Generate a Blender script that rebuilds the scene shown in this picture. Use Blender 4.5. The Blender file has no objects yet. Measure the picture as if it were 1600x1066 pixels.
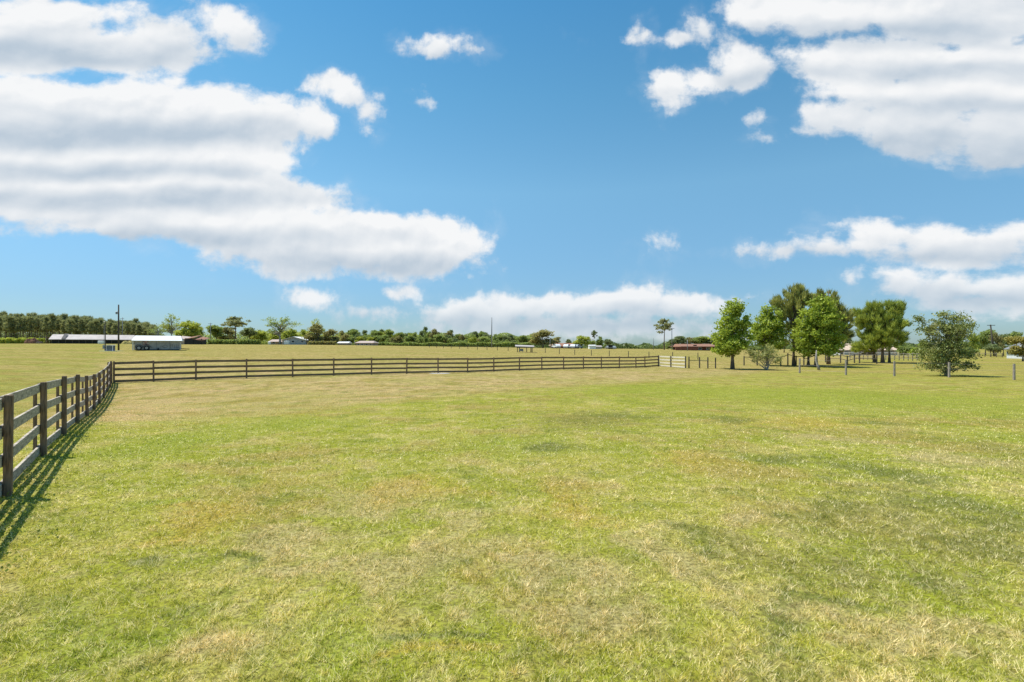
import bpy, math, random
import numpy as np
from mathutils import Vector, Matrix
R = math.radians
scene = bpy.context.scene
col = scene.collection
F, HZ, CZ = 800.0, 543.0, 2.0          # focal length in photo pixels, horizon row, eye height

# ------------------------------------------------------------------ camera
cam = bpy.data.cameras.new('camera'); co = bpy.data.objects.new('camera', cam); col.objects.link(co)
co.location = (0, 0, CZ); co.rotation_euler = (R(90), 0, 0)
cam.sensor_width = 36; cam.lens = 18; cam.shift_y = 10/1600; cam.clip_start = .05; cam.clip_end = 9000
scene.camera = co
scene.view_settings.view_transform = 'Standard'; scene.view_settings.look = 'None'
scene.view_settings.exposure = 0.35; scene.view_settings.gamma = 1
scene.view_settings.use_curve_mapping = False
scene.cycles.max_bounces = 6; scene.cycles.transparent_max_bounces = 8
scene.cycles.diffuse_bounces = 3

# ------------------------------------------------------------------ sun
SUN = Vector((-.97, .24, 0)).normalized()*math.cos(R(64)) + Vector((0, 0, math.sin(R(64))))
sl = bpy.data.lights.new('sun', 'SUN'); sl.energy = 4.8; sl.angle = R(.55); sl.color = (1, .955, .88)
so = bpy.data.objects.new('sun', sl); col.objects.link(so)
so.rotation_euler = SUN.to_track_quat('Z', 'Y').to_euler(); so.location = (0, 0, 60)

# ------------------------------------------------------------------ node helpers
class NT:
    def __init__(s, tree): s.t = tree; s.N = tree.nodes; s.L = tree.links
    def n(s, typ, **kw):
        o = s.N.new(typ)
        for k, v in kw.items(): setattr(o, k, v)
        return o
    def put(s, sock, v):
        if isinstance(v, bpy.types.NodeSocket): s.L.new(v, sock)
        else: sock.default_value = v
    def m(s, op, a, b=0., c=0., clamp=False):
        o = s.N.new('ShaderNodeMath'); o.operation = op; o.use_clamp = clamp
        for i, v in enumerate((a, b, c)): s.put(o.inputs[i], v)
        return o.outputs[0]
    def vm(s, op, a, b=(0, 0, 0), c=(0, 0, 0), out=0):
        o = s.N.new('ShaderNodeVectorMath'); o.operation = op
        s.put(o.inputs[0], a); s.put(o.inputs[1], b)
        if op == 'MULTIPLY_ADD': s.put(o.inputs[2], c)
        return o.outputs[out]
    def ss(s, v, a, b):
        o = s.N.new('ShaderNodeMapRange'); o.interpolation_type = 'SMOOTHSTEP'
        s.put(o.inputs[0], v); o.inputs[1].default_value = a; o.inputs[2].default_value = b
        return o.outputs[0]
    def mix(s, f, a, b, mode='MIX'):
        o = s.N.new('ShaderNodeMix'); o.data_type = 'RGBA'; o.blend_type = mode
        s.put(o.inputs[0], f)
        for i, v in ((6, a), (7, b)):
            s.put(o.inputs[i], v if isinstance(v, bpy.types.NodeSocket) else (*v[:3], 1))
        return o.outputs[2]
    def noise(s, vec, scale, detail=3, rough=.5, dist=0, dim='3D'):
        o = s.N.new('ShaderNodeTexNoise'); o.noise_dimensions = dim
        s.put(o.inputs['Vector'], vec); o.inputs['Scale'].default_value = scale
        o.inputs['Detail'].default_value = detail; o.inputs['Roughness'].default_value = rough
        o.inputs['Distortion'].default_value = dist
        return o.outputs[0]

# ------------------------------------------------------------------ sky with cumulus clouds, laid out by direction, so that flat cloud bases run level
world = bpy.data.worlds.new('World'); scene.world = world; world.use_nodes = True
w = NT(world.node_tree); w.N.clear()
sky = w.n('ShaderNodeTexSky', sky_type='NISHITA'); sky.sun_disc = False
sky.sun_elevation = R(64); sky.sun_rotation = math.atan2(SUN.x, SUN.y)
sky.air_density = 1.0; sky.dust_density = .4; sky.ozone_density = 1.2
tc = w.n('ShaderNodeTexCoord')
sep = w.n('ShaderNodeSeparateXYZ'); w.L.new(tc.outputs['Generated'], sep.inputs[0])
az = w.m('ARCTAN2', sep.outputs[0], sep.outputs[1])
el = w.m('ARCSINE', sep.outputs[2])
cmb = w.n('ShaderNodeCombineXYZ'); w.put(cmb.inputs[0], az); w.put(cmb.inputs[1], w.m('DIVIDE', sep.outputs[2], w.m('MAXIMUM', w.m('ABSOLUTE', sep.outputs[1]), .3)))
V = cmb.outputs[0]
def azel(px, py):
    x, z = (px-800)/F, (HZ-py)/F
    return math.atan(x), z
def cell(b):
    px, py, rx, ry = b
    a, e = azel(px, py)
    ra = abs(azel(px+rx, py)[0]-azel(px-rx, py)[0])/2
    re = abs(azel(px, py+ry)[1]-azel(px, py-ry)[1])/2
    return a, e, ra, re
def field(blobs, vec, k):
    acc = None
    for b in blobs:
        a, e, ra, re = cell(b)
        q = w.vm('MULTIPLY_ADD', vec, (1/ra, 1/re, 0), (-a/ra, -e/re, 0))
        r = w.vm('LENGTH', q, out=1)
        s = min(math.sqrt(ra*re), 1.6*re)
        f = w.m('MULTIPLY_ADD', r, -s, s)
        acc = f if acc is None else w.m('SMOOTH_MAX', acc, f, k)
    return acc
clouds = [(50,62,150,66),(180,85,110,40),(255,70,75,42),(345,38,42,30),(372,58,32,20),(322,14,26,13),(100,20,110,24),
 (60,190,170,80),(200,180,125,74),(320,190,110,62),(420,198,80,48),(480,192,45,32),(400,240,90,45),(200,260,260,65),(40,280,160,75),
 (300,300,190,55),(430,310,90,46),(250,335,220,40),(430,372,150,50),(560,375,120,54),(660,375,85,48),(722,385,44,42),(490,410,120,28),
 (630,418,100,20),(90,325,140,30),(515,130,38,15),(550,150,31,18),(572,172,16,20),
 (690,73,42,13),(665,158,20,10),(1028,375,15,9),(485,466,26,13),(625,458,23,8),(590,488,50,15),
 (760,485,60,22),(700,495,35,12),(840,478,90,22),(960,473,100,24),(1060,477,90,22),(1115,478,36,18),(900,512,235,20),(760,508,90,18),
 (1008,52,16,15),(1048,60,42,8),(1096,40,20,22),(1190,18,70,38),(1300,12,160,42),(1500,30,180,52),(1165,100,52,36),(1050,133,30,28),
 (1100,125,38,18),(1290,108,72,36),(1400,95,130,46),(1560,110,120,72),(1450,150,140,42),(1330,188,82,34),(1450,205,130,44),(1575,203,120,58),
 (1350,130,90,30),(1190,182,11,9),(1195,214,12,6),
 (1225,390,40,12),(1290,386,60,18),(1370,375,58,28),(1460,375,80,30),(1550,380,80,30),(1500,402,110,20),
 (1330,435,15,13),(1410,442,52,24),(1480,452,70,22),(1570,452,70,26),(1540,475,100,16)]
wob = w.n('ShaderNodeTexNoise'); w.put(wob.inputs['Vector'], V); wob.inputs['Scale'].default_value = 7; wob.inputs['Detail'].default_value = 3
nv = w.vm('ADD', V, w.vm('MULTIPLY', w.vm('SUBTRACT', wob.outputs['Color'], (.5, .5, .5)), (.022, .018, 0)))
Vw = w.vm('ADD', V, w.vm('MULTIPLY', w.vm('SUBTRACT', wob.outputs['Color'], (.5, .5, .5)), (.16, .045, 0)))
def billow(vec, sc):
    o = w.n('ShaderNodeTexVoronoi', feature='SMOOTH_F1', voronoi_dimensions='2D'); w.put(o.inputs['Vector'], vec)
    o.inputs['Scale'].default_value = sc; o.inputs['Smoothness'].default_value = .35; o.inputs['Randomness'].default_value = 1
    return w.m('SUBTRACT', .55, o.outputs['Distance'])
b1 = w.m('ADD', billow(nv, 15), w.m('MULTIPLY', billow(nv, 34), .3))
vb = w.vm('ADD', nv, (-.006, .013, 0)); b1s = w.m('ADD', billow(vb, 15), w.m('MULTIPLY', billow(vb, 34), .3))
n1 = w.noise(nv, 9, 7, .58, .15, '2D'); n2 = w.noise(nv, 34, 5, .6, 0, '2D')
V2 = w.vm('ADD', nv, (-.006, .012, 0)); n1b = w.noise(V2, 9, 7, .58, .15, '2D')
V3 = w.vm('ADD', nv, (-.004, .008, 0)); n2b = w.noise(V3, 34, 5, .6, 0, '2D')
f0 = field(clouds, V, .012)
jit = w.m('ADD', w.m('MULTIPLY', w.m('SUBTRACT', n1, .5), .075), w.m('ADD', w.m('MULTIPLY', w.m('SUBTRACT', n2, .5), .045), w.m('MULTIPLY', w.m('SUBTRACT', b1, .10), .028)))
f1 = w.m('ADD', f0, jit)
alpha = w.ss(f1, -.012, .022)
# thin veils around the edges
veil = w.m('MULTIPLY', w.ss(w.m('ADD', f0, w.m('MULTIPLY', w.m('SUBTRACT', n1, .5), .2)), -.03, .07), .30)
alpha = w.m('MAXIMUM', alpha, veil)
tops = [(200,128,210,20),(60,132,90,18),(400,158,110,20),(500,180,40,16),(545,130,36,16),(150,243,290,8),(440,250,60,16),(200,286,230,6),(430,268,30,10),(70,338,80,8),(300,344,120,9),
 (430,340,90,14),(600,340,130,16),(715,365,50,22),(560,395,150,6),(60,20,120,14),(200,60,60,14),(340,30,36,14),
 (1250,12,110,12),(1150,82,50,18),(1048,118,28,16),(1290,85,66,12),(1400,62,50,7),(1590,60,40,16),(1300,168,60,12),(1450,140,190,12),(1560,130,80,10),(1200,18,50,14),(1500,85,60,6),
 (1380,355,200,14),(1550,362,80,12),(1260,380,60,8),(1400,428,60,10),(1560,440,60,10),(960,462,180,12),(760,475,80,12),(1110,472,60,10),(690,66,40,10),(485,458,26,10),(1028,370,16,8)]
ft = w.ss(w.m('ADD', field(tops, Vw, .02), w.m('MULTIPLY', w.m('SUBTRACT', n1, .5), .06)), -.034, .022)
hazy = w.ss(el, .0, .16)      # distant clouds near the horizon are thinner
alpha = w.m('MULTIPLY', alpha, w.m('MULTIPLY_ADD', hazy, .18, .80))
bands = [(120,80,190,20),(230,208,250,20),(60,215,160,22),(180,266,250,12),(150,312,240,17),(290,372,190,14),(420,400,110,18),(570,415,160,18),
 (330,300,110,10),(60,345,120,10),(1230,60,110,16),(1440,55,220,20),(1160,120,40,10),(1480,118,150,12),(1410,165,110,10),(1430,225,190,20),(1560,245,110,16),
 (1480,404,140,9),(1300,398,60,6),(1540,470,120,14),(1400,462,50,8),(900,508,240,14),(980,490,140,8),(800,500,70,8),(590,497,45,7),(690,82,36,6)]
fb = w.m('ADD', field(bands, Vw, .03), w.m('MULTIPLY', w.m('SUBTRACT', n1, .5), .07))
g1 = w.ss(fb, -.034, .03)
puff = w.m('ADD', w.m('MULTIPLY', w.m('SUBTRACT', n1, n1b), .55), w.m('ADD', w.m('MULTIPLY', w.m('SUBTRACT', n2, n2b), .18), w.m('MULTIPLY', w.m('SUBTRACT', b1, b1s), .42)))
lit = w.m('ADD', w.m('SUBTRACT', w.m('MULTIPLY_ADD', ft, .42, .66), w.m('MULTIPLY', g1, .58)), puff)
lit = w.m('MINIMUM', w.m('MAXIMUM', lit, 0.), 1.12)
CW, CG = (7.35, 7.4, 7.45), (3.95, 4.65, 5.4)
ccol = w.mix(w.m('MINIMUM', lit, 1.), CG, CW)
tint = w.n('ShaderNodeValToRGB'); tr = tint.color_ramp
tr.elements[0].position = 0; tr.elements[0].color = (.47, .66, .88, 1)
tr.elements[1].position = 1; tr.elements[1].color = (.42, 1.08, 1.24, 1)
for ps, cc_ in ((.12, (.52, .73, .93, 1)), (.45, (.80, 1.18, 1.18, 1)), (.7, (.62, 1.17, 1.21, 1))):
    q_ = tr.elements.new(ps); q_.color = cc_
w.put(tint.inputs[0], w.m('DIVIDE', el, .65))
skyc = w.mix(1.0, sky.outputs[0], tint.outputs[0], 'MULTIPLY')
final = w.mix(alpha, skyc, ccol)
bg = w.n('ShaderNodeBackground'); w.put(bg.inputs[0], final); bg.inputs[1].default_value = .1
out = w.n('ShaderNodeOutputWorld'); w.L.new(bg.outputs[0], out.inputs[0])
world.cycles.sampling_method = 'MANUAL'; world.cycles.sample_map_resolution = 512

# ------------------------------------------------------------------ terrain height
CP = [(13,775,6.73),(67,712,9.2),(101,680,11.7),(124,662,14.1),(135,651,16.6),(145,641,19.2),(155,626,23),(172,599,31.3),(300,594,33.7),(457,589,37.6),(730,581,48),
 (1000,575,61),(1073,575.5,57.5),(247,547.5,80),(175,549,77),(80,537,140),(300,538,160),(500,539,170),(650,541.5,180),(800,543.5,180),
 (950,545.5,180),(1060,547,170),(816,550.5,110),(898,554.5,104),(1090,562,80),(741,545.5,140),(671,543.2,152),(100,565,50),(500,560,70),
 (1397,588,47),(1584,594,41),(1483,589,44),(1145,577,58),(1240,572,66),(1380,567,75),(1572,562,100),(1330,557,105),(1500,557,110),
 (1100,548.5,150),(1300,553,140),(1500,553,160)]
pts, zz = [], []
for px, py, Y in CP: pts.append(((px-800)/F*Y, Y)); zz.append(CZ-(py-HZ)*Y/F)
for x in (-6, -3, 0, 3, 6):
    for y in (0, 4, 8): pts.append((x, y)); zz.append(0.)
for x, y, z in ((0,14,-.03),(8,14,-.03),(0,25,-.12),(15,25,-.15),(-12,-5,0),(12,-5,0),(0,-20,0),(-40,-10,.2),(40,-10,-.3),(-40,25,.15),(60,40,-.6),
                (-260,230,3.5),(-150,230,3.3),(-60,240,2.9),(0,240,2.0),(60,240,1.3),(130,230,.4),(250,230,0),(-400,60,3),(400,60,0),
                (-600,700,3.5),(-200,700,2.5),(0,700,1),(200,700,0),(600,700,0),(-2500,2500,2),(0,3500,0),(2500,2500,0),(0,-3000,0),(-3000,0,2),(3000,0,0)):
    pts.append((x, y)); zz.append(z)
def warp(x, y):
    r = np.sqrt(x*x+y*y); return np.stack([3*x/(r+12), 3*y/(r+12), 1.3*np.log(r+9)], -1)
PW = warp(np.array([p[0] for p in pts], float), np.array([p[1] for p in pts], float))
def kern(d): return d
D = np.linalg.norm(PW[:, None]-PW[None], axis=-1)
nP = len(pts)
A = np.zeros((nP+4, nP+4)); A[:nP, :nP] = -kern(D)+np.eye(nP)*.004; A[:nP, nP] = 1; A[:nP, nP+1:] = PW; A[nP:, :nP] = A[:nP, nP:].T
W_ = np.linalg.solve(A, np.concatenate([zz, np.zeros(4)]))
def H(x, y):
    x = np.atleast_1d(np.asarray(x, float)); y = np.atleast_1d(np.asarray(y, float))
    out_ = np.empty(len(x))
    for i in range(0, len(x), 60000):
        q = warp(x[i:i+60000], y[i:i+60000])
        d = np.linalg.norm(q[:, None]-PW[None], axis=-1)
        out_[i:i+60000] = -kern(d) @ W_[:nP] + W_[nP] + q @ W_[nP+1:]
    return out_
def h1(x, y): return float(H([x], [y])[0])
def gx(px, Y): return (px-800)/F*Y
def at(px, Y): x = gx(px, Y); return Vector((x, Y, h1(x, Y)))
def zat(py, Y): return CZ-(py-HZ)*Y/F       # height of a thing seen at row py at distance Y

# ------------------------------------------------------------------ object helpers
def tag(o, label=None, cat=None, group=None, kind=None):
    if label: o['label'] = label
    if cat: o['category'] = cat
    if group: o['group'] = group
    if kind: o['kind'] = kind
    return o
def empty(name, loc, rz=0, **k):
    o = bpy.data.objects.new(name, None); col.objects.link(o); o.location = loc; o.rotation_euler = (0, 0, rz)
    o.empty_display_size = .2
    return tag(o, **k)
def np_mesh(name, verts, k, nf, attr=None, mats=()):
    """verts (nf*k,3): nf separate polygons of k corners"""
    me = bpy.data.meshes.new(name); n = len(verts)
    me.vertices.add(n); me.vertices.foreach_set('co', np.ascontiguousarray(verts, dtype=np.float32).ravel())
    me.loops.add(n); me.loops.foreach_set('vertex_index', np.arange(n, dtype=np.int32))
    me.polygons.add(nf); me.polygons.foreach_set('loop_start', np.arange(0, n, k, dtype=np.int32))
    try: me.polygons.foreach_set('loop_total', np.full(nf, k, dtype=np.int32))
    except Exception: pass
    me.update(calc_edges=True)
    if attr is not None:
        a = me.attributes.new('tint', 'FLOAT', 'FACE'); a.data.foreach_set('value', np.ascontiguousarray(attr, dtype=np.float32))
    for m_ in mats: me.materials.append(m_)
    return me
def link(name, me, parent=None, loc=None, **k):
    o = bpy.data.objects.new(name, me); col.objects.link(o)
    if parent: o.parent = parent
    if loc is not None: o.location = loc
    return tag(o, **k)
class MB:
    def __init__(s): s.v = []; s.f = []; s.mi = []
    def add(s, vs, fs, mi=0):
        b = len(s.v); s.v += [tuple(v) for v in vs]; s.f += [tuple(b+i for i in f) for f in fs]; s.mi += [mi]*len(fs); return s
    def box(s, c, d, rz=0, mi=0, ax=None):
        c = Vector(c); hx, hy, hz = d[0]/2, d[1]/2, d[2]/2
        M = Matrix.Rotation(rz, 3, 'Z') if ax is None else ax
        vs = [c+M@Vector((x, y, z)) for z in (-hz, hz) for x, y in ((-hx, -hy), (hx, -hy), (hx, hy), (-hx, hy))]
        return s.add(vs, [(3,2,1,0),(4,5,6,7),(0,1,5,4),(1,2,6,5),(2,3,7,6),(3,0,4,7)], mi)
    def beam(s, a, b, wd, ht, mi=0, up=Vector((0, 0, 1))):
        a, b = Vector(a), Vector(b); d = b-a; L = d.length; x = d.normalized(); y = up.cross(x).normalized(); z = x.cross(y)
        return s.box((a+b)/2, (L, wd, ht), mi=mi, ax=Matrix((x, y, z)).transposed())
    def tube(s, P, rad, seg=8, mi=0, cap=True):
        P = [Vector(p) for p in P]; n = len(P); rings = []
        for i in range(n):
            t = (P[min(i+1, n-1)]-P[max(i-1, 0)]).normalized()
            u = t.orthogonal().normalized(); 
            if i: 
                u = (pu - t*pu.dot(t)).normalized()
            pu = u; v = t.cross(u)
            rings.append([P[i]+(u*math.cos(2*math.pi*j/seg)+v*math.sin(2*math.pi*j/seg))*rad[i] for j in range(seg)])
        vs = [p for r in rings for p in r]; fs = []
        for i in range(n-1):
            for j in range(seg):
                k = (j+1) % seg; fs.append((i*seg+j, i*seg+k, (i+1)*seg+k, (i+1)*seg+j))
        if cap: fs += [tuple(range(seg))[::-1], tuple((n-1)*seg+j for j in range(seg))]
        return s.add(vs, fs, mi)
    def prism(s, poly, y0, y1, mi=0, M=None):
        """poly in xz, extruded along y"""
        n = len(poly); vs = [Vector((p[0], y0, p[1])) for p in poly]+[Vector((p[0], y1, p[1])) for p in poly]
        if M: vs = [M@v for v in vs]
        return s.add(vs, [tuple(range(n)), tuple(range(n, 2*n))[::-1]]+[(i, i+n, (i+1) % n+n, (i+1) % n) for i in range(n)], mi)
    def mesh(s, name, mats, smooth=False):
        me = bpy.data.meshes.new(name); me.from_pydata(s.v, [], s.f)
        for m_ in (mats if isinstance(mats, (list, tuple)) else [mats]): me.materials.append(m_)
        me.polygons.foreach_set('material_index', s.mi)
        if smooth: me.polygons.foreach_set('use_smooth', [True]*len(s.f))
        me.update(); return me
    def build(s, name, mats, parent=None, smooth=False, bevel=0, loc=None, **k):
        o = link(name, s.mesh(name, mats, smooth), parent, loc, **k)
        if bevel:
            b = o.modifiers.new('bevel', 'BEVEL'); b.width = bevel; b.segments = 2; b.limit_method = 'ANGLE'
        return o

# ------------------------------------------------------------------ materials
def mat(name):
    m_ = bpy.data.materials.new(name); m_.use_nodes = True; t = NT(m_.node_tree); t.N.clear()
    t.o = t.n('ShaderNodeOutputMaterial'); return m_, t
def plain(name, c, rough=.8, var=.25, scale=3., metal=0, stretch=(1, 1, 1), c2=None, bump=0, spec=.3):
    m_, t = mat(name); p = t.n('ShaderNodeBsdfPrincipled')
    g = t.n('ShaderNodeTexCoord'); v = t.vm('MULTIPLY', g.outputs['Object'], stretch)
    n = t.noise(v, scale, 6, .62); nb = t.noise(v, scale*.17, 3, .5)
    c2 = c2 or tuple(x*(1-var*1.6) for x in c); c3 = tuple(min(1, x*(1+var*.6)) for x in c)
    cc = t.mix(t.ss(n, .3, .7), c2, c3); cc = t.mix(t.m('MULTIPLY', t.ss(nb, .45, .7), .35), cc, c2)
    t.put(p.inputs['Base Color'], cc); p.inputs['Roughness'].default_value = rough; p.inputs['Metallic'].default_value = metal
    p.inputs['Specular IOR Level'].default_value = spec
    if bump:
        b = t.n('ShaderNodeBump'); b.inputs['Strength'].default_value = bump; b.inputs['Distance'].default_value = .01
        t.put(b.inputs['Height'], n); t.L.new(b.outputs[0], p.inputs['Normal'])
    t.L.new(p.outputs[0], t.o.inputs[0]); return m_
def leaf_mat(name, dark, light, trans=.35, var=.12, warm=None):
    m_, t = mat(name)
    a = t.n('ShaderNodeAttribute'); a.attribute_name = 'tint'
    oi = t.n('ShaderNodeObjectInfo')
    f = t.m('ADD', a.outputs['Fac'], t.m('MULTIPLY', t.m('SUBTRACT', oi.outputs['Random'], .5), var*2), clamp=True)
    c = t.mix(f, dark, light)
    if warm: 
        g = t.n('ShaderNodeTexCoord'); nn = t.noise(g.outputs['Object'], .9, 3)
        c = t.mix(t.m('MULTIPLY', t.ss(nn, .5, .68), .7), c, warm)
    d = t.n('ShaderNodeBsdfDiffuse'); tr = t.n('ShaderNodeBsdfTranslucent')
    t.put(d.inputs[0], c); t.put(tr.inputs[0], t.mix(.35, c, (light[0]*1.25, light[1]*1.2, light[2]*.6)))
    mx = t.n('ShaderNodeMixShader'); mx.inputs[0].default_value = trans
    t.L.new(d.outputs[0], mx.inputs[1]); t.L.new(tr.outputs[0], mx.inputs[2])
    gl = t.n('ShaderNodeBsdfGlossy'); gl.inputs['Roughness'].default_value = .45; gl.inputs[0].default_value = (1, 1, 1, 1)
    m2 = t.n('ShaderNodeMixShader'); m2.inputs[0].default_value = .012
    t.L.new(mx.outputs[0], m2.inputs[1]); t.L.new(gl.outputs[0], m2.inputs[2])
    t.L.new(m2.outputs[0], t.o.inputs[0]); return m_
M = {}
M['post'] = plain('weathered_post_wood', (.25, .165, .105), .85, .35, 9, stretch=(4, 4, .5), bump=.5)
M['board'] = plain('grey_board_wood', (.46, .395, .31), .8, .38, 7, stretch=(1, 1, 5), bump=.4)
M['boardb'] = plain('brown_board_wood', (.25, .18, .11), .85, .3, 7, stretch=(1, 1, 5), bump=.3)
M['cream'] = plain('sunlit_pale_wood', (.74, .66, .50), .8, .12, 6)  # sunlight on the turned fence run is put into this paler wood colour
M['palepost'] = plain('sun_bleached_post', (.40, .34, .28), .85, .3, 8, stretch=(4, 4, .6))
M['darkpost'] = plain('dark_old_post', (.13, .11, .08), .9, .3, 8, stretch=(4, 4, .6))
M['wire'] = plain('fence_wire', (.25, .23, .22), .5, .1, 3, metal=.6)
M['bark'] = plain('grey_brown_bark', (.20, .165, .13), .95, .35, 5, stretch=(3, 3, .7), bump=.6)
M['palebark'] = plain('pale_bark', (.42, .38, .33), .9, .3, 5)
M['pinebark'] = plain('pine_bark', (.22, .16, .12), .95, .35, 4, stretch=(3, 3, .7))
M['white_roof'] = plain('white_metal_roof', (.86, .86, .84), .45, .05, 2)
M['old_roof'] = plain('pale_sheet_roof', (.46, .40, .36), .5, .12, .7)
M['white'] = plain('white_paint', (.84, .84, .82), .6, .06, 3)
M['grey_wall'] = plain('grey_siding', (.50, .51, .52), .75, .08, 3)
M['trailer'] = plain('faded_trailer_panel', (.36, .345, .32), .6, .15, 1.5)
M['slate'] = plain('grey_shingle', (.24, .25, .26), .9, .15, 3)
M['brown_roof'] = plain('brown_shingle', (.30, .155, .10), .85, .2, 3)
M['tan_roof'] = plain('tan_shingle', (.58, .44, .33), .85, .15, 3)
M['red_wall'] = plain('red_brown_wall', (.24, .085, .055), .85, .2, 3)
M['pink_wall'] = plain('pinkish_wall', (.46, .36, .31), .85, .12, 3)
M['tan_wall'] = plain('tan_wall', (.42, .33, .24), .85, .15, 3)
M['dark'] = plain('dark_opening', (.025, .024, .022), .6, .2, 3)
M['glass'] = plain('window_glass', (.05, .06, .07), .12, .2, 3, spec=.6)
M['tyre'] = plain('tyre_rubber', (.02, .02, .02), .8, .2, 5)
M['rim'] = plain('grey_rim', (.35, .35, .35), .4, .1, 5, metal=.5)
M['pole'] = plain('utility_pole_wood', (.10, .085, .065), .9, .3, 4, stretch=(3, 3, .5))
M['greypole'] = plain('grey_pole', (.27, .28, .29), .6, .1, 3)
M['metal'] = plain('grey_metal', (.30, .32, .33), .45, .1, 3, metal=.4)
M['cabinet'] = plain('dark_cabinet', (.10, .115, .13), .55, .1, 3)
M['red'] = plain('red_spray_paint', (.34, .17, .16), .6, .35, 3)
M['blue'] = plain('blue_spray_paint', (.17, .21, .34), .6, .3, 3)
M['blackp'] = plain('black_spray_paint', (.12, .12, .13), .6, .35, 3)
M['rust'] = plain('rusty_heap', (.29, .145, .085), .95, .35, 2)
M['straw'] = plain('yellow_straw_heap', (.50, .40, .14), .95, .2, 2)
M['carw'] = plain('white_car_paint', (.74, .75, .76), .3, .03, 2, spec=.6)
M['carg'] = plain('grey_car_paint', (.33, .36, .40), .3, .03, 2, spec=.6)
M['stone'] = plain('white_stone', (.68, .66, .62), .85, .1, 3)

# lawn colour: one node group shared by the ground sheet and the grass blades, driven by world position
def gp(px, py, hh=2.05): Y = F*hh/(py-HZ); return (px-800)/F*Y, Y
def lawn_group():
    g = bpy.data.node_groups.new('lawn_colour', 'ShaderNodeTree')
    g.interface.new_socket('Color', in_out='OUTPUT', socket_type='NodeSocketColor')
    g.interface.new_socket('Height', in_out='OUTPUT', socket_type='NodeSocketFloat')
    t = NT(g); o = t.n('NodeGroupOutput'); geo = t.n('ShaderNodeNewGeometry')
    P0 = t.vm('MULTIPLY', geo.outputs['Position'], (1, 1, 0))
    big = t.noise(P0, .16, 3, .55); mid = t.noise(P0, .75, 4, .62); sm = t.noise(P0, 3.2, 5, .68); fine = t.noise(P0, 17, 4, .7)
    wn = t.n('ShaderNodeTexNoise'); t.put(wn.inputs['Vector'], P0); wn.inputs['Scale'].default_value = .8; wn.inputs['Detail'].default_value = 4
    Pw = t.vm('ADD', P0, t.vm('MULTIPLY', t.vm('SUBTRACT', wn.outputs['Color'], (.5, .5, .5)), (3.0, 3.0, 0)))
    def fld(bl):
        acc = None
        for (px, py, rx, ry) in bl:
            x, y = gp(px, py); x2 = rx*y/F; y2 = abs(gp(px, py-ry)[1]-gp(px, py+ry)[1])/2
            q = t.vm('MULTIPLY_ADD', Pw, (1/x2, 1/y2, 0), (-x/x2, -y/y2, 0))
            f_ = t.m('SUBTRACT', 1., t.vm('LENGTH', q, out=1))
            acc = f_ if acc is None else t.m('MAXIMUM', acc, f_)
        return acc
    def msk(bl, a=-.35, b=.7):
        return t.ss(t.m('ADD', fld(bl), t.m('MULTIPLY', t.m('SUBTRACT', sm, .5), 1.3)), a, b)
    def msk2(bl, a=-.25, b=.7):
        return t.ss(t.m('ADD', fld(bl), t.m('ADD', t.m('MULTIPLY', t.m('SUBTRACT', sm, .5), 2.2), t.m('MULTIPLY', t.m('SUBTRACT', fine, .5), 2.2))), a, b)
    green = t.mix(t.ss(mid, .35, .68), (.25, .275, .025), (.375, .36, .052))
    green = t.mix(t.m('MULTIPLY', t.ss(big, .42, .62), .45), green, (.41, .355, .075))
    dry = t.mix(t.ss(sm, .35, .65), (.47, .385, .18), (.55, .44, .24))
    dryf = t.m('ADD', t.m('MULTIPLY', t.ss(mid, .47, .68), .42), t.m('MULTIPLY', t.ss(sm, .47, .66), .38))
    # beyond the green mown lawn the paddock is straw coloured
    sp = t.n('ShaderNodeSeparateXYZ'); t.put(sp.inputs[0], Pw)
    d = t.m('ADD', t.m('MULTIPLY', sp.outputs[0], -.72), t.m('ADD', t.m('MULTIPLY', sp.outputs[1], .69), -17.2))
    d = t.m('ADD', d, t.m('MULTIPLY', t.m('SUBTRACT', big, .5), 5))
    pad = t.ss(d, -1.0, 1.8)
    far = t.ss(sp.outputs[1], 30, 62)
    strawc = t.mix(t.ss(mid, .35, .7), (.49, .345, .17), (.46, .345, .14))
    strawc = t.mix(t.m('MULTIPLY', t.ss(big, .42, .6), .6), strawc, (.33, .31, .075))
    mow = t.m('SINE', t.m('ADD', t.m('MULTIPLY', sp.outputs[0], -1.55), t.m('MULTIPLY', sp.outputs[1], 2.07)))
    strawc = t.mix(t.m('MULTIPLY', t.ss(mow, -.2, .9), .5), strawc, t.mix(t.ss(sm, .4, .6), (.50, .37, .19), (.40, .33, .11)))
    # left of the boarded fence: olive pasture
    lf = t.ss(t.m('ADD', t.m('MULTIPLY', sp.outputs[0], -.81), t.m('ADD', t.m('MULTIPLY', sp.outputs[1], -.59), -1.9)), .0, 2.)
    streak = t.noise(t.vm('MULTIPLY', P0, (.045, .16, 0)), 1., 4, .6)
    olive = t.mix(t.ss(streak, .38, .62), (.285, .285, .06), (.40, .315, .11))
    farc = t.mix(t.ss(streak, .36, .62), (.335, .295, .085), (.43, .325, .125))
    c = t.mix(dryf, green, dry)
    c = t.mix(t.m('MULTIPLY', far, t.m('SUBTRACT', 1., pad)), c, t.mix(t.ss(streak, .4, .62), (.32, .31, .055), (.40, .315, .10)))
    c = t.mix(t.m('MULTIPLY', pad, .96), c, strawc)
    c = t.mix(t.m('MULTIPLY', pad, t.ss(sp.outputs[1], 44, 66)), c, farc)
    c = t.mix(lf, c, olive)
    mot = t.noise(P0, .38, 5, .66); mot2 = t.noise(t.vm('ADD', P0, (31, 17, 0)), .9, 5, .7)
    c = t.mix(t.m('MULTIPLY', t.ss(mot, .48, .62), .72), c, t.mix(t.ss(fine, .4, .62), (.25, .20, .04), (.39, .295, .085)))
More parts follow.
